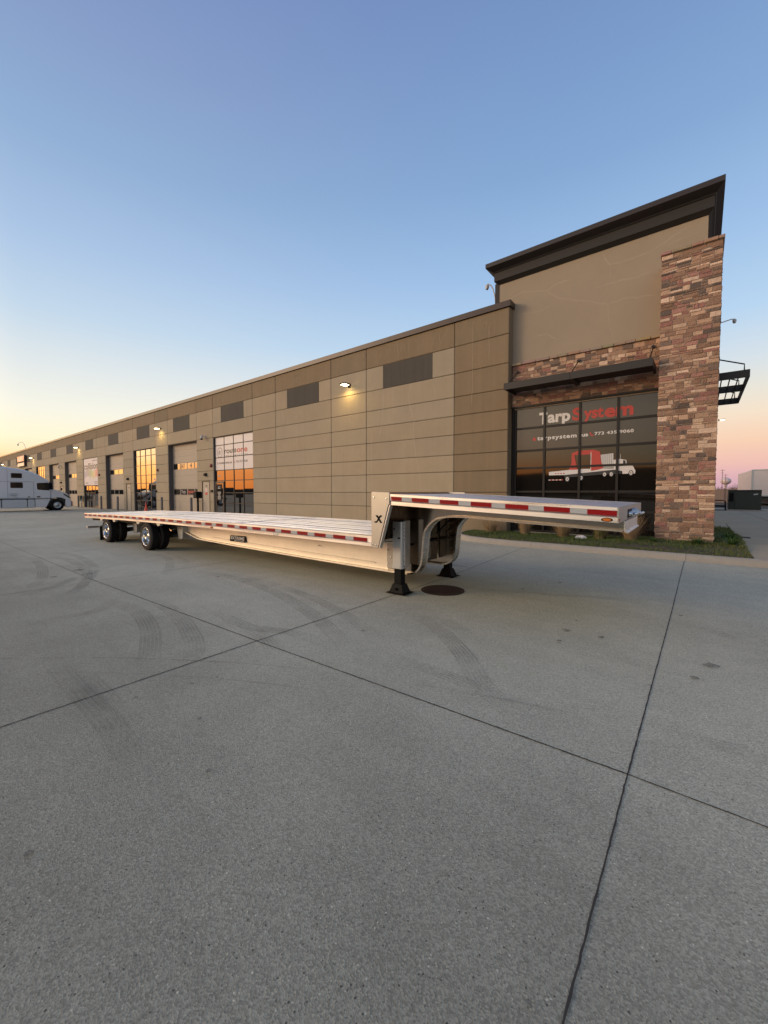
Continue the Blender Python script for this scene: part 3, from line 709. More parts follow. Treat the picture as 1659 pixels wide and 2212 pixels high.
for r0, r1, cx, cz, m_ in ((.30, .335, -25.6, 4.38, 0), (.055, .08, -25.9, 3.66, 1)):
    b.mi = m_; nn = 32
    vs = []
    for i in range(nn):
        a = 2 * math.pi * i / nn; vs += [(cx + r0 * math.cos(a), YB - .003, cz + r0 * math.sin(a)), (cx + r1 * math.cos(a), YB - .003, cz + r1 * math.sin(a))]
    b.add(vs, [(2 * i, 2 * i + 1, (2 * i + 3) % (2 * nn), (2 * i + 2) % (2 * nn)) for i in range(nn)])
b.mi = 1
b.add([(-25.97, YB - .003, 3.65), (-25.83, YB - .003, 3.65), (-25.83, YB - .003, 3.67), (-25.97, YB - .003, 3.67)], [(0, 1, 2, 3)])
b.add([(-23.86, YB - .003, 3.72), (-23.82, YB - .003, 3.74), (-23.81, YB - .003, 3.66), (-23.74, YB - .003, 3.62), (-23.75, YB - .003, 3.59), (-23.83, YB - .003, 3.62), (-23.87, YB - .003, 3.68)], [(0, 1, 2, 3, 4, 5, 6)])
b.build('banner_logo', [M['dkvinyl'], M['red']], f2, fix=False)
join(L, 'banner_lettering')
fit('302', 'unit_number', M['white'], f2, -25.93, -25.62, 2.74, 2.86, GY - .086)
fit('204', 'unit_number', M['white'], f4, xs4[3] + .40, xs4[3] + .78, 2.72, 2.86, GY - .086)
# dark notice decals on the entry door of unit 302
b = NB(); b.box(-25.98, -25.36, GY - .152, GY - .146, 1.88, 2.24); b.box(-25.96, -25.38, GY - .152, GY - .146, 1.12, 1.80)
dc = b.build('door_decal', M['black'], f2)
def bars(b, x0, x1, z0, z1, rows, y, seed=1):
    rnd = random.Random(seed); hgt = (z1 - z0) / rows
    for i in range(rows):
        z = z1 - (i + .5) * hgt; ww = (x1 - x0) * rnd.uniform(.5, .95); c = (x0 + x1) / 2
        b.box(c - ww / 2, c + ww / 2, y - .002, y, z - hgt * .17, z + hgt * .17)
b = NB(); bars(b, -25.9, -25.44, 1.2, 1.74, 7, GY - .153, 2); bars(b, -25.9, -25.44, 1.92, 2.10, 2, GY - .153, 3); b.build('decal_print', M['white'], f2)

# sectional overhead doors
GD = FY + .36
def garage(k, lower='glass'):
    l, r = LE[k], RE[k]
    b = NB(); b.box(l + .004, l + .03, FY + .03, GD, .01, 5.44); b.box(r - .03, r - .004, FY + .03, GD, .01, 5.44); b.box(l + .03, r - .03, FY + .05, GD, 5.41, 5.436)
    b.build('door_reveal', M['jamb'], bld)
    zz = [.02, .49, .98, 1.46, 1.98, 2.47, 2.96, 3.45, 3.98, 4.47, 4.96, 5.42]
    b = NB(); w4 = (r - l - .4) / 4
    for i in range(len(zz) - 1):
        z0, z1 = zz[i] + .005, zz[i + 1] - .005
        if i in (3, 7):
            b.box(l + .02, r - .02, GD, GD + .05, z0, z0 + .04); b.box(l + .02, r - .02, GD, GD + .05, z1 - .04, z1)
            for q in range(5): xq = l + .02 + q * (w4 + .09); b.box(xq, xq + .07, GD, GD + .05, z0 + .041, z1 - .041)
        else:
            b.box(l + .02, r - .02, GD, GD + .05, z0, z1)
            for q in range(4): zz0 = z0 + .05 + q * (z1 - z0 - .1) / 4; b.box(l + .021, r - .021, GD - .006, GD - .001, zz0 + .01, zz0 + (z1 - z0 - .1) / 4 - .01)
    g = b.build('overhead_door', M['garage'], bld)
    b = NB(); b.box(l + .03, r - .03, GD + .015, GD + .025, 3.48, 3.95); b.build('door_glass', M['glass'], g)
    b = NB(); b.box(l + .03, r - .03, GD + .015, GD + .025, 1.49, 1.95); b.build('door_glass', M['glass'] if lower == 'glass' else M['black'], g)
    return g, w4
gar = {}
for k, kd in enumerate(KIND):
    if kd == 'garage': gar[k] = garage(k, 'film' if k == 3 else 'glass')
g3 = gar[3][0]
L = [fit('BAY', 'x', M['dkvinyl'], g3, -31.86, -31.20, 3.54, 3.90, GD + .012, .01), fit('4', 'x', M['dkvinyl'], g3, -30.40, -30.08, 3.54, 3.90, GD + .012, .01)]
join(L, 'bay_lettering')
L = [fit('Tarp', 'x', M['banner'], g3, -31.86, -31.18, 1.55, 1.86, GD + .012, .0), fit('System', 'x', M['red'], g3, -30.84, -29.5, 1.55, 1.88, GD + .012, .02)]
join(L, 'film_lettering')

# personnel doors
def pdoor(x0, x1, num, z1=2.43):
    b = NB(); b.box(x0 + .002, x0 + .05, FY - .01, FY + .20, 0.01, z1 + .05); b.box(x1 - .05, x1 - .002, FY - .01, FY + .20, 0.01, z1 + .05); b.box(x0 + .05, x1 - .05, FY - .01, FY + .2, z1, z1 + .05)
    fr = b.build('door_frame', M['framelt'], bld)
    b = NB(); b.box(x0 + .052, x1 - .052, FY + .03, FY + .08, .01, z1 - .004); d = b.build('steel_door', M['door'], bld)
    b = NB(); b.lathe([(.001, -.06), (.03, -.055), (.03, -.035), (.012, -.03), (.012, 0)], (x0 + .13, FY + .03, 1.0), 'y', 12); b.build('door_knob', M['galv'], d)
    fit(num, 'door_number', M['dkvinyl'], d, x0 + .42, x0 + .72, z1 - .36, z1 - .22, FY + .028)
    return d
d3 = pdoor(-27.87, -26.79, '302')
b = NB(); b.box(-27.47, -27.17, FY + .024, FY + .029, 1.72, 1.96); b.build('door_notice', M['banner'], d3)
b = NB(); b.box(-27.47, -27.17, FY + .024, FY + .029, 1.50, 1.70); bars(b, -27.45, -27.19, 1.76, 1.95, 3, FY + .024, 5); b.build('door_notice_red', M['red'], d3)
pdoor(-42.1, -40.98, '204'); pdoor(-64.3, -63.2, '206'); pdoor(-79.3, -78.2, '208')

# poster over bay 6
m = bpy.data.materials.new('poster_print'); m.use_nodes = True; nt = m.node_tree; B = nt.nodes['Principled BSDF']; B.inputs['Roughness'].default_value = .6
tcn = nd(nt, 'ShaderNodeTexCoord'); sp3 = nd(nt, 'ShaderNodeSeparateXYZ'); nt.links.new(tcn.outputs['Object'], sp3.inputs[0])
ux = nd(nt, 'ShaderNodeMapRange'); nt.links.new(sp3.outputs[0], ux.inputs[0]); ux.inputs[1].default_value = LE[6] - BO[0]; ux.inputs[2].default_value = RE[6] - BO[0]
col = ramp(nt, ux.outputs[0], [(0, (.40, .33, .40)), (.25, (.36, .28, .30)), (.45, (.33, .36, .10)), (.62, (.55, .55, .12)), (.75, (.85, .55, .15)), (.88, (.80, .13, .06)), (1, (.75, .2, .1))])
nz = nd(nt, 'ShaderNodeTexNoise'); nz.inputs['Scale'].default_value = 1.6; nz.inputs['Detail'].default_value = 6; nt.links.new(tcn.outputs['Object'], nz.inputs['Vector'])
zc = mth(nt, 'ABSOLUTE', mth(nt, 'SUBTRACT', sp3.outputs[2], 3.75))
mk = mth(nt, 'GREATER_THAN', mth(nt, 'SUBTRACT', mth(nt, 'MULTIPLY', nz.outputs[0], 1.5), zc), .33)
mxc = nd(nt, 'ShaderNodeMix', data_type='RGBA'); nt.links.new(mth(nt, 'MULTIPLY', mk, .62), mxc.inputs[0]); mxc.inputs[6].default_value = (.70, .62, .59, 1); nt.links.new(col, mxc.inputs[7])
nt.links.new(mxc.outputs[2], B.inputs['Base Color'])
b = NB(); b.box(LE[6] + .05, RE[6] - .05, FY + .05, FY + .12, 2.48, 5.40); po = b.build('collision_poster', m, bld)
L = [fit('collision', 'x', M['dkvinyl'], po, LE[6] + .2, RE[6] - .1, 4.22, 4.92, FY + .047, .02), fit('diesel service', 'x', M['dkvinyl'], po, RE[6] - 1.7, RE[6] - .2, 5.08, 5.22, FY + .047)]
join(L, 'poster_lettering')
b = NB(); bars(b, LE[6] + .15, LE[6] + 1.7, 2.6, 2.85, 2, FY + .047, 4); bars(b, RE[6] - 1.4, RE[6] - .2, 2.6, 2.9, 2, FY + .047, 6); b.build('poster_small_print', M['dkvinyl'], po)

# ---------------- corner block
SY = 14.55
b = NB(); b.box(-6.07, -.02, SY, SY + .3, 4.70, 9.46); b.box(-6.07, -5.7, SY + .3, 27, 4.7, 9.46); b.box(-.3, -.02, SY + .3, 27, .1, 9.46); b.box(-5.7, -.3, 26.7, 27, 4.7, 9.46)
b.build('stucco_wall', M['stucco'], bld)
b = NB(); b.box(-6.23, -6.075, SY - .02, SY + .4, 8.0, 9.47); b.build('corner_trim', M['cornice'], bld)
prof = [(0.003, 9.40), (.11, 9.47), (.17, 9.50), (.17, 9.79), (.20, 9.80), (.22, 9.83), (.45, 9.94), (.45, 10.085), (.40, 10.10)]
def ring(o, z):
    s_ = o * .80
    return [(-6.07 - s_, 27 + s_, z), (-6.07 - s_, SY - o, z), (-.02 + s_ * .92, SY - o, z), (-.02 + s_ * .92, 27 + s_, z)]
b = NB(); b.mi = 0
for i, ((o0, z0), (o1, z1)) in enumerate(zip(prof[:-1], prof[1:])):
    b.mi = 0 if i < 5 else (1 if i == 5 else 2)
    r0, r1 = ring(o0, z0), ring(o1, z1); b.add(r0 + r1, [(j, (j + 1) % 4, 4 + (j + 1) % 4, 4 + j) for j in range(4)])
b.mi = 2; b.add(ring(.40, 10.10), [(0, 1, 2, 3)])
b.build('cornice', [M['cornice'], mat('cornice_soffit', (.020, .013, .010), .65), M['fascia']], bld)
M['crackm'] = mat('stucco_crack', (.40, .325, .235), .95, noise=.1, nscale=9)
b = NB(); random.seed(5)
for p, wd in [([(-6.02, 8.75), (-5.15, 8.88), (-4.34, 8.66), (-3.98, 8.31), (-3.19, 7.99), (-2.48, 7.67), (-1.96, 7.71), (-1.17, 7.58)], .05), ([(-4.34, 8.66), (-4.05, 8.81), (-3.59, 8.81)], .07),
              ([(-2.66, 9.3), (-2.43, 8.89), (-1.84, 8.86), (-1.34, 8.89), (-1.03, 9.04), (-.41, 9.3)], .06), ([(-2.48, 7.67), (-2.41, 6.95), (-2.28, 6.6)], .035), ([(-2.88, 8.29), (-2.52, 8.32), (-1.69, 8.27), (-1.32, 8.31)], .06),
              ([(-5.2, 8.1), (-4.6, 8.05), (-4.1, 8.15)], .04), ([(-4.9, 7.2), (-4.4, 7.2), (-4.0, 6.95)], .05), ([(-.9, 8.95), (-.5, 9.0), (-.15, 9.05)], .06), ([(-2.43, 8.89), (-2.4, 8.6), (-2.5, 8.1)], .03)]:
    ribbon_wall(b, p, SY - .002, wd * .75, .012)
b.build('stucco_cracks', M['crackm'], bld, fix=False)

# ledge stone veneer
PAL = [tuple(v * k for v, k in zip(c, (1.66, 1.55, 1.52))) for c in [(.17, .105, .068), (.21, .135, .088), (.28, .19, .125), (.36, .265, .18), (.42, .32, .23), (.195, .098, .075), (.23, .125, .095), (.12, .088, .066), (.085, .065, .052), (.25, .165, .11), (.19, .12, .08), (.32, .22, .145)]]
PW = [3.2, 2.6, 1.9, 1.7, 1.5, 1.6, 1.4, 2.4, 1.1, 1.6, 3, 1.6]
def stones(b, u0, u1, z0, z1, place, seed, scale=1.):
    rnd = random.Random(seed); z = z0
    def stone(a, c, p, q):
        g = .0075; a += g; c -= g; p += g * .8; q -= g * .8
        if c - a < .02 or q - p < .015: return
        d = rnd.uniform(.008, .024); j = lambda s_: rnd.uniform(-s_, s_); e = min(.014, (q - p) * .22)
        base = rnd.choices(PAL, PW)[0]; v = rnd.uniform(.84, 1.14); b.col = tuple(x * v for x in base)
        js = .004
        o = [(a + j(js), p + j(js)), (c + j(js), p + j(js)), (c + j(js), q + j(js)), (a + j(js), q + j(js))]
        mid = (a + c) / 2 + j((c - a) * .15)
        i_ = [(a + e, p + e), (mid, p + e * .8 + j(.003)), (c - e, p + e), (c - e, q - e), (mid, q - e * .8 + j(.003)), (a + e, q - e)]
        vs = [place(u, w_, 0.) for u, w_ in o] + [place(u, w_, d * .72) for u, w_ in o] + [place(u + j(.003), w_ + j(.003), d + j(.008)) for u, w_ in i_]
        # 0-3 back, 4-7 rim, 8-13 face
        b.add(vs, [(0, 1, 5, 4), (1, 2, 6, 5), (2, 3, 7, 6), (3, 0, 4, 7), (4, 5, 10, 9, 8), (5, 6, 11, 10), (6, 7, 13, 12, 11), (7, 4, 8, 13), (8, 9, 12, 13), (9, 10, 11, 12)])
    while z < z1 - .03:
        hgt = rnd.choice([.075, .10, .13, .155, .175, .19]) * scale
        if z1 - z - hgt < .06: hgt = z1 - z
        u = u0
        while u < u1 - .02:
            wd = rnd.uniform(.16, .48) * scale
            if hgt < .09: wd = rnd.uniform(.2, .55) * scale
            if u1 - u - wd < .12: wd = u1 - u
            if hgt > .12 and rnd.random() < .38:
                s_ = z + hgt * rnd.uniform(.36, .64); stone(u, u + wd, z, s_)
                if wd > .3 and rnd.random() < .4:
                    q = u + wd * rnd.uniform(.35, .65); stone(u, q, s_, z + hgt); stone(q, u + wd, s_, z + hgt)
                else: stone(u, u + wd, s_, z + hgt)
            else: stone(u, u + wd, z, z + hgt)
            u += wd
        z += hgt
PX0, PX1, PY = -1.02, .30, 13.79
b = NB()
b.col = (.42, .33, .25); b.box(PX0 + .02, PX1 - .02, PY + .012, 14.9, .2, 8.28)
stones(b, PX0, PX1, .33, 8.27, lambda u, z, d: (u, PY + .012 - d, z), 3, .72)
stones(b, PY, 14.9, .33, 8.27, lambda u, z, d: (PX1 - .02 + d, u, z), 4, .72)
stones(b, PY, 14.55, .33, 8.27, lambda u, z, d: (PX0 + .02 - d, u, z), 6, .72)
b.build('stone_pier', M['stone'], bld)
b = NB(); rnd = random.Random(8); x = PX0 - .03
while x < PX1 + .02:
    x1 = min(x + rnd.uniform(.2, .45), PX1 + .035); b.col = tuple(v * rnd.uniform(.85, 1.15) for v in (.36, .25, .165)); b.box(x + .004, x1 - .004, PY - .06 + rnd.uniform(-.008, .008), 14.95, 8.282, 8.36 + rnd.uniform(-.006, .006)); x = x1
b.build('pier_coping', M['stone'], bld, bevel=.01)
b = NB(); b.box(PX0 + .0, PX1 - .02, PY - .02, 14.9, .05, .325); b.build('pier_footing', M['kerb'], bld)
b = NB(); b.col = (.42, .33, .25); b.box(-5.5, PX0, 14.49, SY - .003, 4.80, 6.27)
stones(b, -5.51, PX0 - .0, 4.80, 6.27, lambda u, z, d: (u, 14.49 - d, z), 9, .72)
b.build('stone_lintel_band', M['stone'], bld)
b = NB(); x = -5.52
while x < PX0 - .01:
    x1 = min(x + rnd.uniform(.25, .5), PX0 - .002); b.col = tuple(v * rnd.uniform(.85, 1.15) for v in (.37, .26, .175)); b.box(x + .004, x1 - .004, 14.41 + rnd.uniform(-.006, .006), SY - .004, 6.275, 6.36 + rnd.uniform(-.006, .006)); x = x1
b.build('stone_ledge', M['stone'], bld, bevel=.01)

# big storefront of the corner block
TG = 14.68
tz = [.30, 1.07, 1.71, 2.56, 3.19, 4.0, 4.74]; txs = [-5.40, -4.37, -3.22, -2.11, -1.0]
b = NB(); frame_grid(b, txs, tz, TG, d=.12, t=.07); b.box(-5.53, -5.437, TG - .16, TG, .2, 4.79); b.box(-5.53, PX0, 14.455, TG - .125, 4.745, 4.799)
f0 = b.build('storefront_window', M['frame'], bld)
b = panes([-5.45] + txs[1:4] + [-.9], [.28] + tz[1:], TG - .068, 99); b.build('glass', M['glassd'], f0)
b = NB(); b.box(-5.53, PX0, TG - .12, TG + .2, .12, .262); b.build('sill', M['kerb'], f0)
b = NB()
for i in range(4):
    for j in (4, 5): b.box(txs[i] + .04, txs[i + 1] - .04, TG - .082, TG - .076, tz[j] + .04, tz[j + 1] - .04)
b.build('window_film', M['film'], f0)
YT = TG - .085
L = [fit('T', 'x', M['white'], f0, -4.56, -4.28, 4.085, 4.50, YT, .037), fit('arp', 'x', M['white'], f0, -4.27, -3.53, 3.99, 4.40, YT, .037),
     fit('S', 'x', M['red'], f0, -3.47, -3.16, 4.10, 4.53, YT, .037), fit('yst', 'x', M['red'], f0, -3.12, -2.52, 4.0, 4.46, YT, .037), fit('em', 'x', M['red'], f0, -2.50, -1.70, 4.09, 4.40, YT, .037),
     fit('tarpsystem', 'x', M['white'], f0, -4.62, -3.32, 3.49, 3.66, YT, .03, space=1.15), fit('us', 'x', M['white'], f0, -3.17, -2.97, 3.54, 3.63, YT, .037),
     fit('773 435 9060', 'x', M['white'], f0, -2.78, -1.68, 3.555, 3.66, YT, .03, space=1.1)]
join(L, 'window_lettering')
def flat(b, pts, y): b.add([(x_, y, z_) for x_, z_ in pts], [tuple(range(len(pts)))])
b = NB(); b.mi = 2
flat(b, [(-2.92, 3.66), (-2.88, 3.67), (-2.88, 3.60), (-2.80, 3.57), (-2.81, 3.53), (-2.88, 3.55), (-2.93, 3.61)], YT - .003)
for (x_, z_) in [(-4.72, 3.585)]:
    flat(b, [(x_ + .06 * math.cos(2 * math.pi * i / 16), z_ + .06 * math.sin(2 * math.pi * i / 16)) for i in range(16)], YT - .003)
b.mi = 0
flat(b, [(-4.2, 2.4), (-3.26, 2.47), (-2.5, 2.46), (-2.2, 2.45), (-2.2, 2.41), (-3.68, 2.28), (-4.2, 2.28)], YT)
b.mi = 3; flat(b, [(-3.68, 2.27), (-2.49, 2.40), (-1.99, 2.40), (-1.98, 2.27), (-2.49, 2.27), (-3.68, 2.19)], YT + .001)
b.mi = 1; flat(b, [(-2.6, 2.91), (-2.22, 2.94), (-2.21, 2.47), (-2.53, 2.47)], YT - .001)
for q in range(6): b.mi = 0; flat(b, [(-2.56 + q * .06, 2.90 + q * .004), (-2.54 + q * .06, 2.90 + q * .004), (-2.53 + q * .06, 2.5), (-2.55 + q * .06, 2.5)], YT - .002)
b.mi = 2
flat(b, [(-3.46, 3.02), (-3.27, 3.06), (-3.27, 2.96), (-3.38, 2.94), (-3.28, 2.45), (-3.55, 2.45), (-3.47, 2.65)], YT - .004)
flat(b, [(-3.45, 3.01), (-3.27, 3.08), (-2.81, 3.09), (-2.6, 3.02), (-2.87, 2.94), (-3.39, 2.94)], YT - .005)
flat(b, [(-2.87, 3.06), (-2.6, 3.0), (-2.58, 2.74), (-2.5, 2.47), (-2.69, 2.42), (-2.86, 2.4)], YT - .006)
b.mi = 0
flat(b, [(-2.88, 3.02), (-2.86, 3.02), (-2.86, 2.46), (-2.88, 2.46)], YT - .008)
flat(b, [(-2.22, 2.72), (-2.04, 2.75), (-1.86, 2.7), (-1.85, 2.55), (-1.68, 2.51), (-1.61, 2.35), (-1.62, 2.27), (-1.70, 2.27), (-1.79, 2.30), (-1.81, 2.27), (-1.96, 2.27), (-1.97, 2.36), (-2.2, 2.41)], YT - .003)
flat(b, [(-2.03, 2.74), (-2.02, 2.74), (-2.02, 2.90), (-2.03, 2.90)], YT - .003)
b.mi = 3; flat(b, [(-1.95, 2.70), (-1.89, 2.69), (-1.87, 2.57), (-1.95, 2.57)], YT - .006); flat(b, [(-1.85, 2.68), (-1.82, 2.66), (-1.80, 2.57), (-1.84, 2.56)], YT - .006)
for x_, z_, r_ in [(-3.59, 2.14, .085), (-3.16, 2.17, .08), (-2.46, 2.27, .075), (-2.27, 2.27, .075), (-1.73, 2.29, .075)]:
    for rr, mi, dy in ((r_, 4, .008), (r_ * .68, 0, .010), (r_ * .25, 3, .012)):
        b.mi = mi; flat(b, [(x_ + rr * .85 * math.cos(2 * math.pi * i / 20), z_ + rr * 1.15 * math.sin(2 * math.pi * i / 20)) for i in range(20)], YT - dy)
for q in range(8): b.mi = 2 if q % 2 else 0; flat(b, [(-4.21 + q * .06, 2.10), (-4.15 + q * .06, 2.10), (-4.15 + q * .06, 2.13), (-4.21 + q * .06, 2.13)], YT)
b.mi = 2
for q in range(4): flat(b, [(-4.0 + q * .09, 2.32), (-3.95 + q * .09, 2.32), (-3.95 + q * .09, 2.35), (-4.0 + q * .09, 2.35)], YT - .002)
b.build('window_picture', [M['white'], mat('light_grey_vinyl', (.42, .42, .40), .5), M['red'], mat('charcoal_vinyl', (.03, .03, .03), .5), mat('tyre_vinyl', (.06, .06, .06), .5)], f0, fix=False)

# front canopy with hanger rods
b = NB()
for x0, x1 in ((-5.39, -3.275), (-3.265, -1.13)):
    b.box(x0, x1, 13.38, 13.42, 5.20, 5.42); b.box(x0 + .002, x1 - .002, 13.42, 14.44, 5.30, 5.33)
    b.box(x0, x0 + .05, 13.421, 14.44, 5.21, 5.299); b.box(x1 - .05, x1, 13.421, 14.44, 5.21, 5.299)
b.box(-5.39, -5.35, 13.421, 14.17, 5.331, 5.42); b.box(-1.17, -1.13, 13.421, 14.44, 5.331, 5.42)
cn = b.build('entrance_canopy', mat('canopy_dark', (.024, .019, .015), .55), bld)
for x in (-5.30, -3.27, -1.22):
    b = NB(); b.tube([(x, 13.62, 5.42), (x, 13.64, 5.50), (x, 14.46, 6.03)], .018, 6); b.tube([(x, 14.42, 6.03), (x, 14.47, 6.03)], .05, 8); b.tube([(x, 13.62, 5.33), (x, 13.62, 5.46)], .03, 6)
    b.build('hanger_rod', M['steel'], cn)
# side canopy on the right elevation
b = NB(); Y0, Y1, XO, ZC = 14.6, 18.7, .955, 4.79
for y in (Y0, 16.5, Y1): b.box(.0, XO - .04, y - .03, y + .03, ZC, ZC + .20)
b.box(XO - .038, XO, Y0 - .03, Y1 + .03, ZC, ZC + .20)
for x in (.38, .56, .74): b.tube([(x, Y0, ZC + .1), (x, Y1, ZC + .1)], .016, 6)
sc = b.build('side_canopy', M['steel'], bld)
for y in (Y0 + .05, (Y0 + Y1) / 2 + .05, Y1 - .05):
    b = NB(); b.tube([(.0, y, ZC + .72), (.84, y, ZC + .37), (.84, y, ZC + .20)], .018, 6); b.build('hanger_rod', M['steel'], sc)

# ------------------------------------------------------------------ step-deck trailer
TR = thing('step_deck_trailer', (-.70, 4.928, 0), 'empty aluminium step-deck flatbed trailer with red and grey reflective tape standing on its landing legs', 'trailer', rz=R(1.2))
def zl(x): return 1.004 - .00104 * (x + 8.3) ** 2
def zu(x): return 1.518 - .045 * x
M['darkpolish'] = mat('shaded_plate', (.20, .16, .125), .2, metal=1., noise=.3, nscale=4, brush=.3)  # shade and dark reflections under the upper deck put into the plate colour
XL0, XL1, XU0 = -16.97, -3.41, -3.06
def st(a, b_, n): return [a + (b_ - a) * k / n for k in range(n + 1)]
SL, SU = st(XL0, XL1, 26), st(XU0, 0, 6)
W = 2.59
def railsec(side):
    s_ = [(0, 0), (0, -.034), (.006, -.036), (.006, -.094), (0, -.097), (-.012, -.102), (-.004, -.110), (.012, -.113), (.012, -.168), (.075, -.170), (.075, -.158), (.03, -.155), (.03, -.02), (.09, -.015), (.09, .0)]
    return s_ if side == 0 else [(W - y, z) for y, z in s_][::-1]
for side in (0, 1):
    b = MB(); b.sweep(railsec(side), SL, zl); b.build('side_rail', M['alub'], TR)
    b = MB(); b.sweep(railsec(side), SU, zu); b.build('upper_side_rail', M['alub'], TR)
# decks: planks with ribs
def deck(name, xs, fz, y0=.092, y1=W - .092):
    b = MB(); b2 = MB(); npl = 8; wp = (y1 - y0) / npl
    for k in range(npl):
        a = y0 + k * wp; sec = [(a + .004, -.05), (a + .004, -.008)]
        sec += [(a + .016, -.002)]
        m_ = 6
        for q in range(m_):
            c0 = a + .02 + q * (wp - .04) / m_; c1 = c0 + (wp - .04) / m_ - .010
            sec += [(c0, -.001), (c1, -.001), (c1 + .002, -.006), (c1 + .008, -.006)]
        sec += [(a + wp - .016, -.002), (a + wp - .004, -.008), (a + wp - .004, -.05)]
        b.sweep(sec, xs, fz)
    return b.build(name, M['deck'], TR)
deck('lower_deck', SL, zl); deck('upper_deck', SU, zu)
M['nailer'] = mat('nailing_strip', (.17, .15, .13), .8)
for (x, fz, nm) in [(-12.1, zl, 0), (-7.4, zl, 0)]:
    b = MB(); b.box(x - .02, x + .02, .095, W - .095, fz(x) - .0005, fz(x) + .0025); b.build('deck_seam', M['nailer'], TR)
for yy in (.62, 1.28, 1.95):
    b = MB(); b.sweep([(yy, -.0005), (yy + .035, -.0005), (yy + .035, .001), (yy, .001)], SL, zl); b.build('nailing_strip', M['nailer'], TR)
# reflective tape
def tape(fz, x0, x1, first, side):
    b = MB(); x = x1; k = 0; y0, y1 = ((-.0015, .0055) if side == 0 else (W - .0055, W + .0015))
    while x > x0 + .02:
        ln = (.291 if k % 2 == 0 else .180); a = max(x0, x - ln); b.mi = k % 2
        xx = st(a, x, 2); b.sweep([(y0, -.0375), (y0, -.0925), (y1, -.0925), (y1, -.0375)], xx, fz); x = a; k += 1
    b.build('reflective_tape', [M['tapered'], M['tapegrey']], TR)
for s_ in (0, 1): tape(zl, XL0 + .02, -3.515, 0, s_); tape(zu, XU0 + .03, -.004, 0, s_)
M['scuff'] = mat('scuff_mark', (.10, .10, .11), .8)
b = MB(); random.seed(31)
for x, fz in [(-2.95, zu), (-2.2, zu), (-1.0, zu), (-.62, zu), (-3.9, zl), (-5.4, zl), (-7.1, zl), (-9.4, zl), (-11.2, zl)]:
    for q in range(7):
        xx = x + q * .022 + random.uniform(-.012, .012); z = fz(xx) - .008 - random.uniform(0, .006); l_ = random.uniform(.008, .03); b.add([(xx, -.0012, z), (xx + l_, -.0012, z - .001), (xx + l_, -.0012, z - .003), (xx, -.0012, z - .0035)], [(0, 1, 2, 3)])
b.build('scuffed_print', M['scuff'], TR, fix=False)
# step plates
for side in (0, 1):
    y0, y1 = (-.012, .002) if side == 0 else (W - .002, W + .012)
    b = MB(); b.prism([(-3.412, zl(-3.41) - .175), (-3.28, zl(-3.41) - .178), (-3.077, 1.49), (-3.057, 1.50), (-3.057, 1.672), (-3.06, 1.682), (-3.412, 1.692)], y0, y1, 'y')
    sp_ = b.build('step_side_plate', M['aluplate'], TR, bevel=.002)
    b = MB(); yi0, yi1 = (.002, .075) if side == 0 else (W - .075, W - .002)
    b.prism([(-3.277, zl(-3.41) - .175), (-3.255, zl(-3.41) - .175), (-3.052, 1.49), (-3.074, 1.49)], yi0, yi1, 'y'); b.build('plate_flange', M['alub'], TR)
    b = MB(); ys = -.012 if side == 0 else W + .012
    for x, z in ((-3.36, 1.60), (-3.11, 1.585), (-3.385, .855), (-3.315, .850)):
        b.lathe([(.0005, -.010 if side == 0 else .010), (.010, -.008 if side == 0 else .008), (.014, 0)], (x, ys, z), 'y', 10)
    b.build('plate_bolts', M['chrome'], TR)
# X emblem on the near plate
b = MB()
def em(pts): b.add([(x, -.0135, z) for x, z in pts], [tuple(range(len(pts)))])
ex, ez, es = -3.345, 1.20, .155
def E_(u, v): return (ex + u * es, ez + v * es)
em([E_(.10, .78), E_(.42, .78), E_(1.0, .0), E_(.72, .0), E_(.36, .50), E_(.22, .62)])
em([E_(.90, .80), E_(.98, .66), E_(.80, .62), E_(.42, .12), E_(.28, .0), E_(.0, .0), E_(-.06, .14), E_(.22, .16), E_(.62, .74), E_(.74, .80)])
b.build('plate_emblem', M['black'], TR, fix=False)
# bulkhead between the decks
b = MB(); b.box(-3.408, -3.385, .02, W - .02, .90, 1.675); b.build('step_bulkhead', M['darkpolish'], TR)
b = MB(); b.box(-3.42, -3.06, .02, W - .02, 1.645, 1.652); b.build('step_tread', M['deck'], TR)
b = MB(); b.box(XL1 - .01, XL1 + .07, -.004, .0, .835, .905); b.build('rail_end_plate', M['galv'], TR)

# main beams: bottom line measured along the trailer, gooseneck curve in front
bot = [(-16.9, .72), (-16.2, .70), (-11.63, .695), (-11.35, .675), (-10.95, .60), (-10.15, .43), (-9.95, .412), (-9.4, .398), (-8.4, .375), (-6.0, .335), (-3.9, .312), (-3.25, .308)]
NU = .018
neck = [(-3.15, .312), (-3.02, .345), (-2.93, .42), (-2.885, .53), (-2.865, .70), (-2.85, .88), (-2.82, 1.03), (-2.74, 1.145), (-2.63, 1.235), (-2.48, 1.285), (-2.25, 1.303), (-1.9, 1.296), (-1.2, 1.262), (-.01, 1.212)]
neck = [(a, c + NU * min(1, max(0, (c - .3) / .5))) for a, c in neck]
low = spline(bot[:4], 3) + spline(bot[4:6], 3) + bot[6:] + spline(neck, 4)
def topz(x): return zl(x) - .165 if x < -3.41 else zu(min(x, 0)) - .06 if x > -3.3 else 1.2
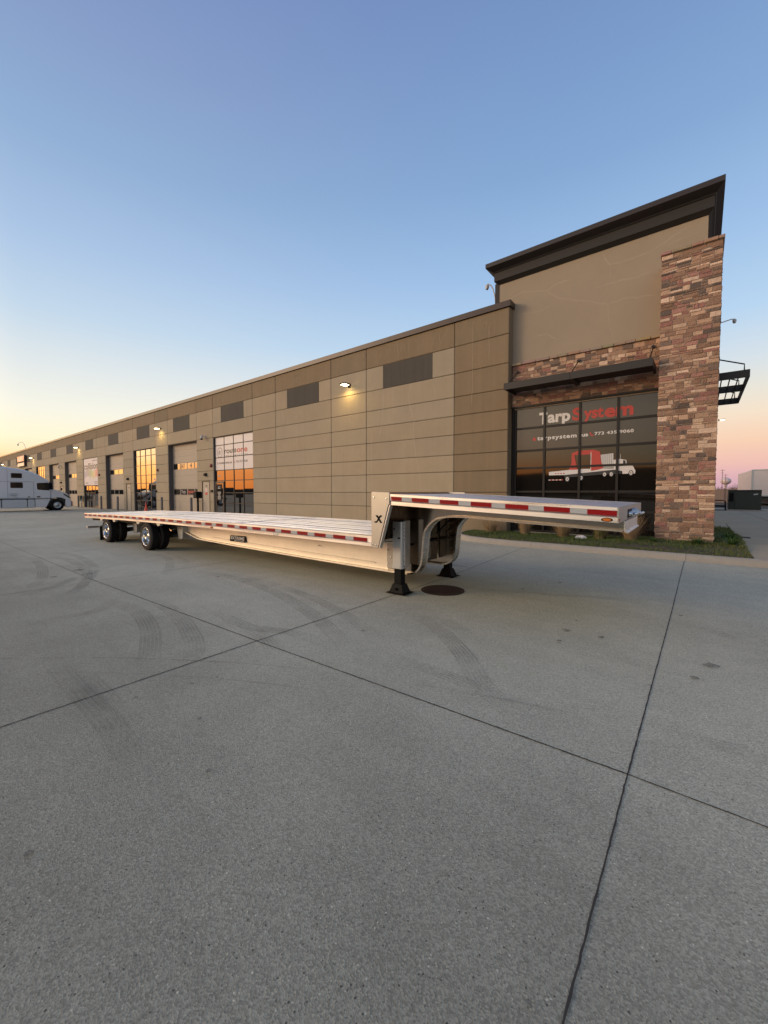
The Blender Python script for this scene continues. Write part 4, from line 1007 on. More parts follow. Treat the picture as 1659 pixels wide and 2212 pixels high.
for side, yc in ((0, .715), (1, W - .715)):
    b = MB(); t = .006
    # web: strip between bottom line and deck
    lo = [p for p in low if p[0] <= -3.25]
    vs = []; 
    for x, z in lo: vs += [(x, yc - t, z), (x, yc - t, topz(x)), (x, yc + t, z), (x, yc + t, topz(x))]
    n = len(lo); b.add(vs, [(4 * k, 4 * k + 4, 4 * k + 5, 4 * k + 1) for k in range(n - 1)] + [(4 * k + 2, 4 * k + 3, 4 * k + 7, 4 * k + 6) for k in range(n - 1)])
    wb = b.build('main_beam', M['beam'], TR)
    b = MB(); gn = [p for p in low if p[0] >= -3.25]
    out = [(-3.62, .31)] + gn + [(-.01, zu(0) - .06), (-3.06, zu(-3.06) - .06), (-3.38, 1.60), (-3.38, .83), (-3.62, .83)]
    b.prism(out, yc - .008, yc + .008, 'y'); gw = b.build('gooseneck_web', M['polish'], TR)
    # bottom flange follows the line
    b = MB(); b.smooth = False; hw = .095; vs = []; L_ = [p for p in low if p[0] <= -3.15]
    L2_ = [p for p in low if p[0] >= -3.16]
    for k, (x, z) in enumerate(L_):
        q0, q1 = L_[max(0, k - 1)], L_[min(len(L_) - 1, k + 1)]; d = Vector((q1[0] - q0[0], q1[1] - q0[1])).normalized(); nx, nz = -d.y * .022, d.x * .022
        vs += [(x, yc - hw, z), (x, yc + hw, z), (x - nx, yc + hw, z - nz), (x - nx, yc - hw, z - nz)]
    n = len(L_); fs = []
    for k in range(n - 1):
        for i in range(4): j = (i + 1) % 4; fs.append((4 * k + i, 4 * k + j, 4 * k + 4 + j, 4 * k + 4 + i))
    fs += [(0, 1, 2, 3), (4 * n - 4, 4 * n - 3, 4 * n - 2, 4 * n - 1)]
    b.add(vs, fs); fl = b.build('beam_flange', M['beam'], TR)
    b = MB(); vs = []
    for k, (x, z) in enumerate(L2_):
        q0, q1 = L2_[max(0, k - 1)], L2_[min(len(L2_) - 1, k + 1)]; d = Vector((q1[0] - q0[0], q1[1] - q0[1])).normalized(); nx, nz = -d.y, d.x
        for yy, t_ in ((-hw, .0), (-hw, .030), (-hw + .018, .030), (-hw + .024, .020), (hw - .024, .020), (hw - .018, .030), (hw, .030), (hw, .0)): vs.append((x - nx * t_, yc + yy, z - nz * t_))
    n = len(L2_); b.add(vs, [(8 * k + i, 8 * k + (i + 1) % 8, 8 * k + 8 + (i + 1) % 8, 8 * k + 8 + i) for k in range(n - 1) for i in range(8)] + [tuple(range(8)), tuple(range(8 * n - 8, 8 * n))])
    b.build('neck_flange', M['neckflange'], TR)
    # stiffener plate by the neck and top flange strip of the beam
    s_ = -1 if side == 0 else 1
    b = MB(); ya, yb = sorted((yc + s_ * .010, yc + s_ * .022)); b.box(-3.63, -3.42, ya, yb, .345, .775)
    yy_ = sorted((yc + s_ * .010, yc + s_ * .06)); b.box(-3.418, -3.395, yy_[0], yy_[1], .33, .80); b.build('splice_plate', M['aluplate'], TR, bevel=.002)
    b = MB()
    for x, z in ((-3.60, .665), (-3.475, .66), (-3.54, .535), (-3.60, .425), (-3.475, .42)): b.lathe([(.0005, s_ * .013), (.011, s_ * .010), (.016, 0)], (x, yc + s_ * .022, z), 'y', 10)
    b.build('splice_bolts', M['chrome'], TR)
    b = MB(); b.sweep([(yc - .09, -.190), (yc + .09, -.190), (yc + .09, -.172), (yc - .09, -.172)], st(-16.9, -3.42, 20), zl); b.build('beam_top_flange', M['beam'], TR)
    b = MB(); lf = [p for p in low if -9.9 <= p[0] <= -3.66]; vs = []
    for x, z in lf: vs += [(x, yc + s_ * .0065, z + .075), (x, yc + s_ * .020, z + .082), (x, yc + s_ * .020, z + .098), (x, yc + s_ * .0065, z + .105)]
    b.add(vs, [(4 * k + i, 4 * k + i + 1, 4 * k + 5 + i, 4 * k + 4 + i) for k in range(len(lf) - 1) for i in range(3)]); b.build('beam_rib', M['beam'], TR)
# badge on the near beam
b = MB(); b.prism([(-8.60, .455), (-8.575, .60), (-7.93, .615), (-7.90, .47), (-7.95, .455)], .684, .692, 'y'); bd = b.build('maker_badge', M['black'], TR)
fit('EXTREME', 'badge_lettering', M['white'], bd, -8.55, -7.96, .505, .585, .682, .03, off=(0, 0, 0), shear=.2, ext=.001)
fit('TRAILERS', 'badge_small_lettering', M['white'], bd, -8.42, -7.98, .468, .492, .682, .01, off=(0, 0, 0), shear=.2, ext=.001)
b = MB(); b.box(-5.95, -5.80, .005, .011, zl(-5.9) - .165, zl(-5.9) - .118); b.build('serial_plate', M['galv'], TR)
b = MB(); b.lathe([(.0005, -.04), (.012, -.035), (.012, 0)], (-5.35, .694, .60), 'y', 10); b.build('air_fitting', M['chrome'], TR)
# crossmembers
for k in range(20):
    x = -16.6 + k * .68
    b = MB(); z = zl(x) - .055; b.box(x - .02, x + .02, .10, W - .10, z - .10, z); b.build('crossmember', M['alu'], TR)
for k in range(5):
    x = -2.75 + k * .6
    b = MB(); z = zu(x) - .055; b.box(x - .02, x + .02, .10, W - .10, z - .08, z); b.build('crossmember', M['alu'], TR)
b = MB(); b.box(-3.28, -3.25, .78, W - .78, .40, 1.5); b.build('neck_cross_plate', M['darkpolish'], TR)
b = MB(); b.box(-3.248, -3.235, .98, 1.01, .45, 1.2); b.box(-3.248, -3.235, 1.5, 1.53, .45, 1.2)
for z in (.55, .72, .89, 1.06):
    for y in (.90, 1.08, 1.35, 1.42): b.lathe([(.0005, .012), (.014, .010), (.018, 0)], (-3.249, y, z), 'x', 8)
b.build('cross_plate_fasteners', M['galv'], TR)
# front end
b = MB(); b.box(0, .012, .0, W, 1.346, 1.521)
b.build('front_header', M['aluplate'], TR, bevel=.002)
b = MB(); b.box(.0, .018, .58, 1.95, 1.215, 1.338); b.prism([(.018, 1.215), (.045, 1.200), (.045, 1.192), (0, 1.205)], .60, 1.93, 'y'); b.build('coupler_plate', M['alub'], TR)
b = MB(); b.box(-1.6, -.03, .78, W - .78, 1.275, 1.29); b.build('kingpin_plate', M['aluplate'], TR)
b = MB(); b.box(.0125, .016, .80, 1.55, 1.36, 1.47); hb = b.build('connector_recess', M['black'], TR)
for y in (.95, 1.12, 1.42):
    b = MB(); b.smooth = True; b.lathe([(.0005, .085), (.022, .085), (.026, .06), (.018, .05), (.018, .02), (.028, .016), (.028, 0)], (.014, y, 1.41), 'x', 14); b.build('air_coupling', M['chrome'], TR)
b = MB(); b.smooth = True; b.tube([(.02, 1.42, 1.41), (.10, 1.44, 1.40), (.13, 1.47, 1.41)], .02, 8); b.build('air_coupling', M['chrome'], TR)
b = MB(); b.smooth = True; b.lathe([(.0005, .07), (.045, .07), (.05, .0)], (.014, 1.27, 1.42), 'x', 16); b.build('electric_socket', M['galv'], TR)
def marker(x, y, z, ax):
    b = MB(); n = 18; s_ = -1 if y < 1 else 1
    for rr, dd, mi in ((1., .006, 0), (.72, .011, 1)):
        b.mi = mi
        pts = [(x + .058 * rr * math.cos(2 * math.pi * i / n), z + .022 * rr * math.sin(2 * math.pi * i / n)) for i in range(n)]
        b.prism(pts, y, y + s_ * dd, 'y')
    return b.build('marker_light', [M['black'], M['amber']], TR)
marker(-.10, .012, zu(-.1) - .142, 0); marker(-.10, W - .012, zu(-.1) - .142, 0)
marker(-8.25, .012, zl(-8.25) - .145, 0)
b = MB(); b.prism([(.02, 1.365), (.055, 1.365), (.03, 1.395)], .0125, .022, 'x'); b.build('corner_reflector', M['amber'], TR)

# air line under the neck
b = MB(); b.smooth = True; b.tube([(-3.2, 1.7, .9), (-2.9, 1.6, 1.15), (-2.4, 1.5, 1.30), (-1.2, 1.45, 1.33)], .012, 6); b.tube([(-3.2, 1.2, 1.0), (-2.95, 1.25, 1.22), (-2.3, 1.3, 1.32)], .010, 6); b.build('air_line', M['black'], TR)
# landing legs
def leg(yc, s_, label=None):
    o = -1 * s_
    b = MB(); X0 = -3.185
    sec = []
    hx, hy, r = .098, .085, .03
    for cx, cy, a0 in ((hx - r, hy - r, 0), (-hx + r, hy - r, 90), (-hx + r, -hy + r, 180), (hx - r, -hy + r, 270)):
        for q in range(5): a = R(a0 + q * 22.5); sec.append((X0 + cx + r * math.cos(a), yc + cy + r * math.sin(a)))
    b.smooth = False; b.prism(sec, .44, 1.20, 'z')
    b.box(X0 + .075, X0 + .125, yc - .03 if s_ < 0 else yc - .005, yc + .12 if s_ < 0 else yc + .03, .455, 1.215)
    sec2 = [((x - X0) * 1.09 + X0, (y - yc) * 1.09 + yc) for x, y in sec]; b.prism(sec2, .425, .485, 'z')
    lg = b.build('landing_leg', M['galv'], TR, bevel=.002)
    b = MB(); b.prism([((x - X0) * .9 + X0, (y - yc) * .9 + yc) for x, y in sec], 1.2005, 1.212, 'z'); b.build('leg_cap', M['black'], lg)
    b = MB()
    for z in (1.15, 1.09, 1.03, .97, .91, .64, .55, .47): b.lathe([(.0005, s_ * .014), (.009, s_ * .012), (.012, 0)], (X0 + .108, yc - (.03 if s_ < 0 else -.03), z), 'y', 8)
    b.build('leg_bolts', M['chrome'], lg)
    b = MB(); b.lathe([(.0005, s_ * .003), (.015, s_ * .003), (.015, 0)], (X0 - .055, yc + s_ * hy, 1.08), 'y', 12); b.box(X0 + .02, X0 + .07, yc - hy - .003 if s_ < 0 else yc + hy, yc - hy if s_ < 0 else yc + hy + .003, .92, .945); b.build('leg_hole', M['black'], lg)
    b = MB(); b.box(X0 - .065, X0 + .065, yc - .065, yc + .065, .05, .46); b.build('inner_leg', M['black'], lg)
    b = MB()
    q0 = [(X0 - .09, yc - .075, .165), (X0 + .09, yc - .075, .165), (X0 + .09, yc + .075, .165), (X0 - .09, yc + .075, .165)]
    q1 = [(X0 - .135, yc - .115, .03), (X0 + .135, yc - .115, .03), (X0 + .135, yc + .115, .03), (X0 - .135, yc + .115, .03)]
    b.add(q0 + q1, [(0, 1, 2, 3), (0, 4, 5, 1), (1, 5, 6, 2), (2, 6, 7, 3), (3, 7, 4, 0), (4, 7, 6, 5)])
    b.prism([(X0 - .20, .014), (X0 - .17, .012), (X0 + .17, .012), (X0 + .20, .024), (X0 + .17, .028), (X0 - .17, .028)], yc - .14, yc + .14, 'y')
    b.lathe([(.0005, s_ * .03), (.02, s_ * .028), (.02, 0)], (X0, yc + s_ * .10, .09), 'y', 10)
    b.build('leg_foot', M['black'], lg)
leg(.455, -1); leg(W - .455, 1)
b = MB(); b.tube([(-3.18, .55, .78), (-3.18, W - .55, .78)], .02, 8); b.build('leg_cross_shaft', M['steel'], TR)

# wheels (dual), axles, hangers
WR = .405
def wheel(x, yface, s_):
    """outer face at yface; s_=+1 body extends to +y"""
    w0 = 0.; wd = .245
    b = MB(); b.smooth = True; c = (x, yface, WR - .006)
    pr = [(.262, .015), (.285, .004), (.33, .0), (.372, .010), (.393, .028), (WR, .05), (WR, wd - .05), (.393, wd - .028), (.372, wd - .01), (.33, wd), (.285, wd - .004), (.262, wd - .015)]
    b.lathe([(r, s_ * t) for r, t in pr], c, 'y', 44); wt = b.build('wheel', M['tyreside'], TR)
    b = MB(); nt_ = 44
    for band in range(5):
        t0 = .045 + band * .032; b.smooth = True
        b.lathe([(WR - .002, s_ * t0), (WR + .007, s_ * (t0 + .002)), (WR + .007, s_ * (t0 + .024)), (WR - .002, s_ * (t0 + .026))], c, 'y', 44)
    b.build('tread', M['tyre'], wt)
    b = MB(); b.smooth = True
    b.lathe([(.262, s_ * .015), (.268, s_ * .006), (.262, s_ * .002), (.252, s_ * .006), (.244, s_ * .03), (.232, s_ * .10), (.225, s_ * .150), (.200, s_ * .158), (.15, s_ * .150), (.105, s_ * .135), (.10, s_ * .09), (.085, s_ * .07), (.045, s_ * .06), (.0005, s_ * .058)], c, 'y', 40)
    b.build('rim', M['chrome'], wt)
    b = MB()
    for q in range(10):
        a = 2 * math.pi * q / 10; b.lathe([(.0005, s_ * .115), (.012, s_ * .117), (.016, s_ * .152)], (c[0] + .15 * math.cos(a), c[1], c[2] + .15 * math.sin(a)), 'y', 8)
    b.build('lug_nuts', M['galv'], wt)
    return wt
AX = (-11.88, -14.96)
for x in AX:
    for yf, s_ in ((.015, 1), (.30, 1), (W - .015, -1), (W - .30, -1)): wheel(x, yf, s_)
    b = MB(); b.smooth = True; b.tube([(x, .25, WR), (x, W - .25, WR)], .065, 14); b.build('axle', M['axle'], TR)
for x in (-11.05, -14.15):
    for yc in (.66, W - .66):
        b = MB(); b.prism([(x - .06, .70), (x + .26, .70), (x + .24, .36), (x + .0, .33)], yc - .10, yc + .08, 'y'); b.box(x - .09, x + .30, yc - .12, yc + .10, .695, .715); b.build('suspension_hanger', M['galv'], TR, bevel=.006)
        b = MB(); b.prism([(x + .1, .50), (x + .1, .42), (x - .9, .30), (x - 1.1, .33), (x - 1.1, .40), (x - .9, .38)], yc - .05, yc + .05, 'y'); b.build('trailing_arm', M['axle'], TR)
        b = MB(); b.smooth = True; b.lathe([(.10, .42), (.13, .46), (.13, .60), (.10, .66)], (x - 1.18, yc, 0), 'z', 16); b.build('air_spring', M['tyre'], TR)
for x0, x1 in ((-16.6, -15.55), (-15.35, -14.4), (-14.2, -12.55), (-12.35, -11.2)):
    b = MB(); z = zl((x0 + x1) / 2) - .17; b.prism([(x0, z), (x1, z), (x1 - .06, z - .055), (x1 - .18, z - .075), (x0 + .18, z - .075), (x0 + .06, z - .055)], .13, .17, 'y'); b.build('rail_bracket', M['black'], TR)
    b = MB(); b.prism([(x1 - .04, z), (x1 + .22, z), (x1 + .14, z - .07), (x1 + .02, z - .07)], .05, .13, 'y'); b.build('winch_bracket', M['galv'], TR)
b = MB(); b.box(-16.75, -11.1, .60, W - .60, .60, .72); b.build('suspension_frame', M['axle'], TR)
for yc in (.04, W - .64):
    b = MB(); b.box(-15.60, -15.585, yc, yc + .60, .02, .50); b.build('mudflap', M['black'], TR)
    b = MB(); b.box(-15.62, -15.56, yc, yc + .64, .505, .53); b.build('flap_bracket', M['galv'], TR)
b = MB(); b.box(-16.95, -16.87, .05, W - .05, .37, .45); b.build('rear_bumper', M['alub'], TR)
for yc in (.6, W - .68): b = MB(); b.box(-16.93, -16.87, yc, yc + .08, .45, .73); b.build('bumper_post', M['galv'], TR)
b = MB(); b.box(-16.985, -16.971, 0, W, zl(-16.97) - .17, zl(-16.97)); b.build('rear_header', M['alub'], TR)
b = MB(); b.prism([(-16.9, .75), (-16.1, .78), (-16.1, .69), (-16.75, .66)], .2, .24, 'y'); b.build('tail_bracket', M['black'], TR)

# ------------------------------------------------------------------ wall packs, cameras, alarms
def wall_lamp(x, z, label, y=FY, out=(0, -1), power=38, sc=1.):
    """small cut-off area light on a bracket"""
    t = thing('wall_lamp', (x, y, z), label, 'wall lamp', 'lit lamps along the facade', rz=math.atan2(out[1], out[0]) + R(90))
    b = MB(); b.box(-.07, .07, -.05, 0, -.09, .09); b.tube([(0, -.05, 0), (0, -.16, 0)], .025, 8); b.build('bracket', M['black'], t)
    b = MB(); b.prism([(-.16, .06), (-.50, .05), (-.52, .02), (-.48, -.005), (-.16, -.01)], -.16, .16, 'x'); b.build('housing', M['steel'], t, bevel=.006)
    b = MB(); b.box(-.13, .13, -.47, -.19, -.035, -.008); b.build('lens', M['lampon'], t)
    l = bpy.data.lights.new('lamp_light', 'AREA'); l.energy = power; l.size = .26; l.color = (1, .68, .20)
    lo = bpy.data.objects.new('lamp_light', l); C.objects.link(lo); lo.parent = t; lo.location = (0, -.34, -.05); lo.rotation_euler = (R(-28), 0, 0); t.scale = (sc, sc, sc)
    return t
wall_lamp(-13.4, 6.82, 'lit lamp between the two blank bays, nearest the stone corner block')
wall_lamp(-34.35, 6.82, 'lit lamp on the pier left of the bay 4 door')
wall_lamp(-56.1, 6.82, 'lit lamp on the pier left of the collision poster')
wall_lamp(-78.4, 6.82, 'lit lamp just right of the projecting box sign')
wall_lamp(-100.8, 6.82, 'lit lamp showing just above the roof of the white truck')
wall_lamp(.33, 3.72, 'small lit lamp peeking past the right edge of the stone pier', y=14.75, out=(1, 0), power=3, sc=.3)

def small_light(x, z, label):
    t = thing('door_light', (x, FY, z), label, 'door light', 'small unlit lights over the side doors')
    b = MB(); b.box(-.09, .09, -.02, 0, -.11, .11); b.build('back_plate', M['black'], t)
    b = MB(); b.prism([(-.02, .12), (-.19, .06), (-.19, -.10), (-.02, -.12)], -.085, .085, 'x'); b.build('shade', M['steel'], t, bevel=.01)
small_light(-27.25, 2.93, 'small black light above the steel door beside the bay 4 door')
small_light(-41.5, 2.93, 'small black light above the steel door left of the middle glazed bay')
small_light(-63.7, 2.93, 'small black light between two far garage doors above the truck bonnet')
def bell(x, z, label):
    t = thing('alarm_bell', (x, FY, z), label, 'alarm', 'red alarms on the piers')
    b = MB(); b.smooth = True; b.lathe([(.0005, -.13), (.06, -.125), (.105, -.09), (.12, -.05), (.12, -.03)], (0, 0, 0), 'y', 20); b.build('gong', M['redbell'], t)
    b = MB(); b.box(-.07, .07, -.035, 0, -.07, .07); b.build('back_box', M['redbell'], t)
bell(-26.5, 3.53, 'red alarm beside the white-bannered glazed bay')
bell(-35.1, 3.53, 'red alarm right of the middle glazed bay with the cone in front')
bell(-49.4, 3.53, 'red alarm right of the collision poster')
def spigot(x, z, label):
    t = thing('card_reader', (x, FY, z), label, 'card reader', 'small black boxes at door height')
    b = MB(); b.box(-.06, .06, -.03, 0, -.08, .08); b.build('back_plate', M['black'], t)
    b = MB(); b.smooth = True; b.lathe([(.0005, -.14), (.05, -.12), (.06, -.05), (.03, -.03)], (-.02, 0, 0), 'y', 12); b.build('hood', M['black'], t)
spigot(-26.42, 1.78, 'small black hooded box beside the entry door of the white-bannered bay')
spigot(-35.4, 1.78, 'small black hooded box beside the entry door of the middle glazed bay')
spigot(-49.9, 1.7, 'small black hooded box under the collision poster')
def dome_cam(x, z, label):
    t = thing('security_camera', (x, FY, z), label, 'security camera', 'white dome cameras on the wall')
    b = MB(); b.smooth = True; b.lathe([(.0005, -.05), (.08, -.045), (.085, 0)], (0, 0, .12), 'y', 14); b.tube([(0, -.03, .12), (0, -.22, .14), (0, -.27, .10)], .035, 8); b.build('arm', M['hwhite'], t)
    b = MB(); b.smooth = True; b.lathe([(.03, .12), (.085, .10), (.10, .0), (.095, -.07), (.08, -.08)], (0, -.27, 0), 'z', 16); b.build('body', M['hwhite'], t)
    b = MB(); b.smooth = True; b.lathe([(.08, -.08), (.075, -.13), (.04, -.165), (.0005, -.17)], (0, -.27, 0), 'z', 16); b.build('dome', M['black'], t)
dome_cam(-27.3, 5.50, 'white dome camera high on the pier between the bay 4 door and the white banner')
dome_cam(-63.6, 4.95, 'small white dome camera on the pier between two far garage doors')
def pole_cam(x, y, z, path, label, k=1.):
    t = thing('roof_camera', (x, y, z), label, 'camera arm', 'cameras on white gooseneck arms')
    b = MB(); b.smooth = True; b.tube(path, .035 * k, 8); b.build('gooseneck_arm', M['hwhite'], t)
    e = Vector(path[-1]); b = MB(); b.smooth = True
    b.lathe([(r * k, z_ * k) for r, z_ in [(.03, .02), (.07, -.02), (.11, -.05), (.12, -.16), (.10, -.20)]], tuple(e), 'z', 16); b.build('body', M['hwhite'], t)
    b = MB(); b.smooth = True; b.lathe([(r * k, z_ * k) for r, z_ in [(.10, -.20), (.09, -.26), (.05, -.30), (.0005, -.31)]], tuple(e), 'z', 16); b.build('dome', M['galv'], t)
pole_cam(-6.23, 14.62, 8.75, [(0, 0, 0), (-.04, 0, .3), (-.12, 0, .62), (-.20, 0, .78), (-.32, 0, .88), (-.36, 0, .86)], 'white gooseneck camera on the left side of the tall corner block under its cornice', .62)
pole_cam(.0, 16.0, 6.78, [(0, 0, 0), (.36, 0, .05), (.58, 0, .09), (.66, 0, .08)], 'white gooseneck camera right of the stone pier above the side canopy', .42)
pole_cam(-95.3, 16.2, 8.2, [(0, 0, 0), (0, 0, 1.5), (-1.2, 0, 2.3), (-2.6, 0, 2.75), (-5.6, 0, 2.8), (-6.3, 0, 2.65)], 'thin white gooseneck camera on the roof far to the left')

# box sign
BS = (-85.5, FY, 5.9)
t = thing('box_sign', BS, 'red and cream box sign projecting from the parapet at the far left', 'sign')
M['signred'] = mat('sign_red', (.72, .22, .12), .4); M['signcream'] = mat('sign_cream', (.92, .74, .58), .4)
b = MB(); b.box(-2.6, 2.6, -.30, -.0, .62, 1.66); b.box(-2.4, 2.6, -.30, -.0, -.1, .55); b.build('cabinet', mat('sign_return', (.04, .02, .02), .5), t, bevel=.06)
b = MB(); b.box(-2.45, 2.50, -.32, -.305, .70, 1.58); b.build('red_face', M['signred'], t, bevel=.005)
b = MB(); b.box(-2.25, 2.50, -.32, -.305, -.03, .48); b.build('cream_face', M['signcream'], t, bevel=.005)
o = fit('ALBERT', 'sign_lettering', M['signcream'], t, -2.2, 2.35, .80, 1.48, -.325, .05, off=(0, 0, 0))

# bollards, mailbox, meters, cone
def bollard(x, y, label):
    t = MB(); t.smooth = True; t.lathe([(.085, 0), (.085, 1.24), (.075, 1.29), (.045, 1.32), (.0005, 1.33)], (0, 0, 0), 'z', 18)
    o = t.build('bollard', M['boll']); o.location = (x, y, 0); tag(o, label, 'bollard', 'grey pipe bollards guarding the bay doors'); return o
bollard(-46.9, 13.55, 'grey pipe bollard left of the far garage door, by the collision poster')
bollard(-42.55, 13.6, 'grey pipe bollard between the far garage door and the number 204 side door')
bollard(-33.1, 13.6, 'grey pipe bollard left of the bay 4 door')
bollard(-28.3, 13.6, 'grey pipe bollard right of the bay 4 door, behind the black mailbox post')
bollard(-61.6, 13.5, 'grey pipe bollard partly hidden behind the truck nose')
bollard(-55.0, 13.7, 'short grey bollard left of the collision poster')
t = thing('mailbox', (-25.75, 12.8, 0), 'black mailbox on a slim post standing before the bay 4 door', 'mailbox')
b = MB(); b.box(-.05, .05, -.05, .05, 0, 1.30); b.build('post', M['black'], t)
b = MB(); b.prism([(-.21, 1.30), (.21, 1.30), (.21, 1.68), (.14, 1.74), (-.14, 1.74), (-.21, 1.68)], -.20, .20, 'y'); b.build('box', M['black'], t, bevel=.02)
b = MB(); b.box(-.36, -.215, -.12, .12, 1.33, 1.52); b.build('side_tray', M['galv'], t, bevel=.01)
t = thing('meter_box', (-55.05, 13.95, 0), 'small green utility box on a white pipe left of the collision poster', 'utility box')
b = MB(); b.box(-.34, .10, -.12, .12, .72, 1.34); b.build('cabinet', mat('meter_green', (.06, .09, .075), .5), t, bevel=.02)
b = MB(); b.smooth = True; b.tube([(.22, 0, 0), (.2, 0, .6), (.12, 0, .95)], .05, 8); b.build('pipe', M['hwhite'], t)
t = thing('traffic_cone', (-35.5, 13.35, 0), 'orange traffic cone before the middle glazed bay', 'traffic cone')
b = MB(); b.box(-.20, .20, -.20, .20, 0, .035); b.build('base', M['cone'], t)
b = MB(); b.smooth = True; b.lathe([(.145, .035), (.02, .90), (.0005, .905)], n=20); b.build('body', M['cone'], t)

# ------------------------------------------------------------------ white tractor unit (side view, nose towards the building)
TX = -47.0
trk = thing('semi_truck', (TX - 1.25, 8.2, 0), 'white long-nosed sleeper semi truck parked with its nose toward the building', 'truck')
TO = (TX - 1.25, 8.2, 0)
def NT(): return MB(TO)
def xs_(b, pts, x0, x1): b.prism(pts, x0, x1, 'x')
HW = 1.22
def shell(name, pts, m, parent, x=TX, hw=2.44, inset=.0, bev=.05):
    b = NT(); xs_(b, pts, x - hw + inset, x - inset); return b.build(name, m, parent, bevel=bev, seg=3)
cabp = [(6.0, 1.12), (6.0, 3.86), (6.45, 3.90), (6.75, 3.88), (7.27, 3.79), (7.77, 3.70), (8.28, 3.55), (8.8, 3.30), (9.19, 3.03), (9.54, 2.76), (9.60, 2.64), (9.62, 2.55), (9.66, 1.95), (9.66, 1.12)]
body = shell('cab_body', cabp, M['trwhite'], trk, bev=.13)
hood = [(9.66, 1.12), (9.66, 1.98), (10.13, 1.88), (10.58, 1.74), (10.82, 1.60), (10.98, 1.42), (11.08, 1.15), (11.14, .95), (10.86, .95), (10.72, 1.02), (10.45, 1.17), (10.08, 1.22), (9.75, 1.12)]
hd = shell('hood', hood, M['trwhite'], trk, bev=.07)
for xx in (TX, TX - 2.44 + .35):
    b = NT(); xs_(b, [(10.74, 1.0), (11.15, .96), (11.20, .6), (11.18, .38), (11.0, .28), (10.78, .30), (10.70, .55), (10.72, .8)], xx - .35, xx)
    b.build('front_fender', M['trwhite'], trk, bevel=.05, seg=2)
b = NT(); b.box(TX - 2.2, TX - .25, 10.9, 11.16, .45, 1.25); b.build('grille', M['steel'], trk, bevel=.03)
b = NT(); xs_(b, [(11.0, .30), (11.26, .34), (11.28, .70), (11.18, .74), (11.0, .7)], TX - 2.40, TX - .04); b.build('bumper', M['trwhite'], trk, bevel=.03)
b = NT(); b.prism([(11.14, .40), (11.24, .42), (11.24, .80), (11.16, .88)], TX - .02, TX + .012, 'x'); b.build('side_marker', M['redbell'], trk)
def rr(y0, y1, z0, z1, r=.07, n=4):
    out = []
    for cy, cz, a0 in ((y1 - r, z1 - r, 0), (y0 + r, z1 - r, 90), (y0 + r, z0 + r, 180), (y1 - r, z0 + r, 270)):
        for q in range(n + 1): a = R(a0 + q * 90 / n); out.append((cy + r * math.cos(a), cz + r * math.sin(a)))
    return out
M['truckglass'] = mat('truck_glass', (.012, .013, .012), .06, ior=1.5)
for pts, nm in ((rr(6.96, 7.68, 2.95, 3.37), 'sleeper_window'), (rr(6.90, 7.72, 2.07, 2.57), 'sleeper_window')):
    b = NT(); xs_(b, pts, TX + .002, TX + .014); b.build(nm, M['truckglass'], trk)
    b = NT(); xs_(b, pts, TX - 2.454, TX - 2.442); b.build(nm, M['truckglass'], trk)
for x0, x1 in ((TX + .002, TX + .016), (TX - 2.456, TX - 2.442)):
    b = NT(); xs_(b, [(8.50, 1.14), (9.60, 1.20), (9.62, 1.88), (9.56, 2.62), (8.52, 2.66)], x0, x1); dr = b.build('cab_door', M['trwhite'], trk, bevel=.006)
    b = NT(); xs_(b, [(8.68, 1.98), (8.78, 1.92), (9.54, 1.87), (9.55, 2.10), (9.52, 2.54), (9.40, 2.58), (8.70, 2.53), (8.66, 2.45)], x1 - .002 if x0 > TX - 1 else x0 - .006, x1 + .006 if x0 > TX - 1 else x0 + .002); b.build('door_window', M['truckglass'], dr)
    b = NT(); b.box(x1 - .001 if x0 > TX - 1 else x0 - .02, x1 + .02 if x0 > TX - 1 else x0 + .001, 8.64, 8.88, 1.24, 1.34); b.build('door_handle', M['black'], dr)
b = NT(); b.box(TX + .002, TX + .05, 9.52, 9.70, 1.95, 2.60); b.build('mirror', M['black'], trk, bevel=.02)
b = NT(); b.box(TX + .05, TX + .3, 9.62, 9.72, 1.95, 2.55); b.build('mirror', M['black'], trk, bevel=.03)
b = NT(); b.box(TX + .08, TX + .22, 10.35, 10.45, 1.86, 2.10); b.build('hood_mirror', M['black'], trk, bevel=.02)
b = NT(); b.box(TX - 2.2, TX - .25, 9.60, 9.665, 2.05, 2.62); b.build('windscreen', M['truckglass'], trk)
b = NT(); b.prism([(10.55, 1.60), (10.95, 1.36), (11.07, 1.14), (10.98, 1.16), (10.62, 1.45)], TX - .02, TX + .012, 'x'); b.build('headlight', M['black'], trk)
b = NT()
for z in (2.63, 1.12): b.box(TX + .001, TX + .006, 6.02, 9.5, z - .012, z + .012)
for y in (6.72, 8.44): b.box(TX + .001, TX + .006, y - .010, y + .010, 1.14, 2.6 if y > 7 else 3.75)
b.build('panel_seam', mat('seam_grey', (.18, .19, .19), .6), trk)
b = NT(); b.box(TX + .001, TX + .008, 6.78, 7.42, 1.18, 1.62); b.build('door_placard', mat('placard', (.52, .53, .53), .5), trk)
b = NT()
for z, a, c in ((1.55, 6.86, 7.32), (1.43, 6.87, 7.33), (1.37, 6.95, 7.27), (1.22, 7.12, 7.34)): b.box(TX + .009, TX + .011, a, c, z - .012, z + .012)
b.build('placard_print', M['scuff'], trk)
b = NT(); b.prism(rr(8.03, 8.17, 1.24, 1.32, .03), TX + .001, TX + .02, 'x'); b.build('fuel_badge', M['greenbox'], trk)
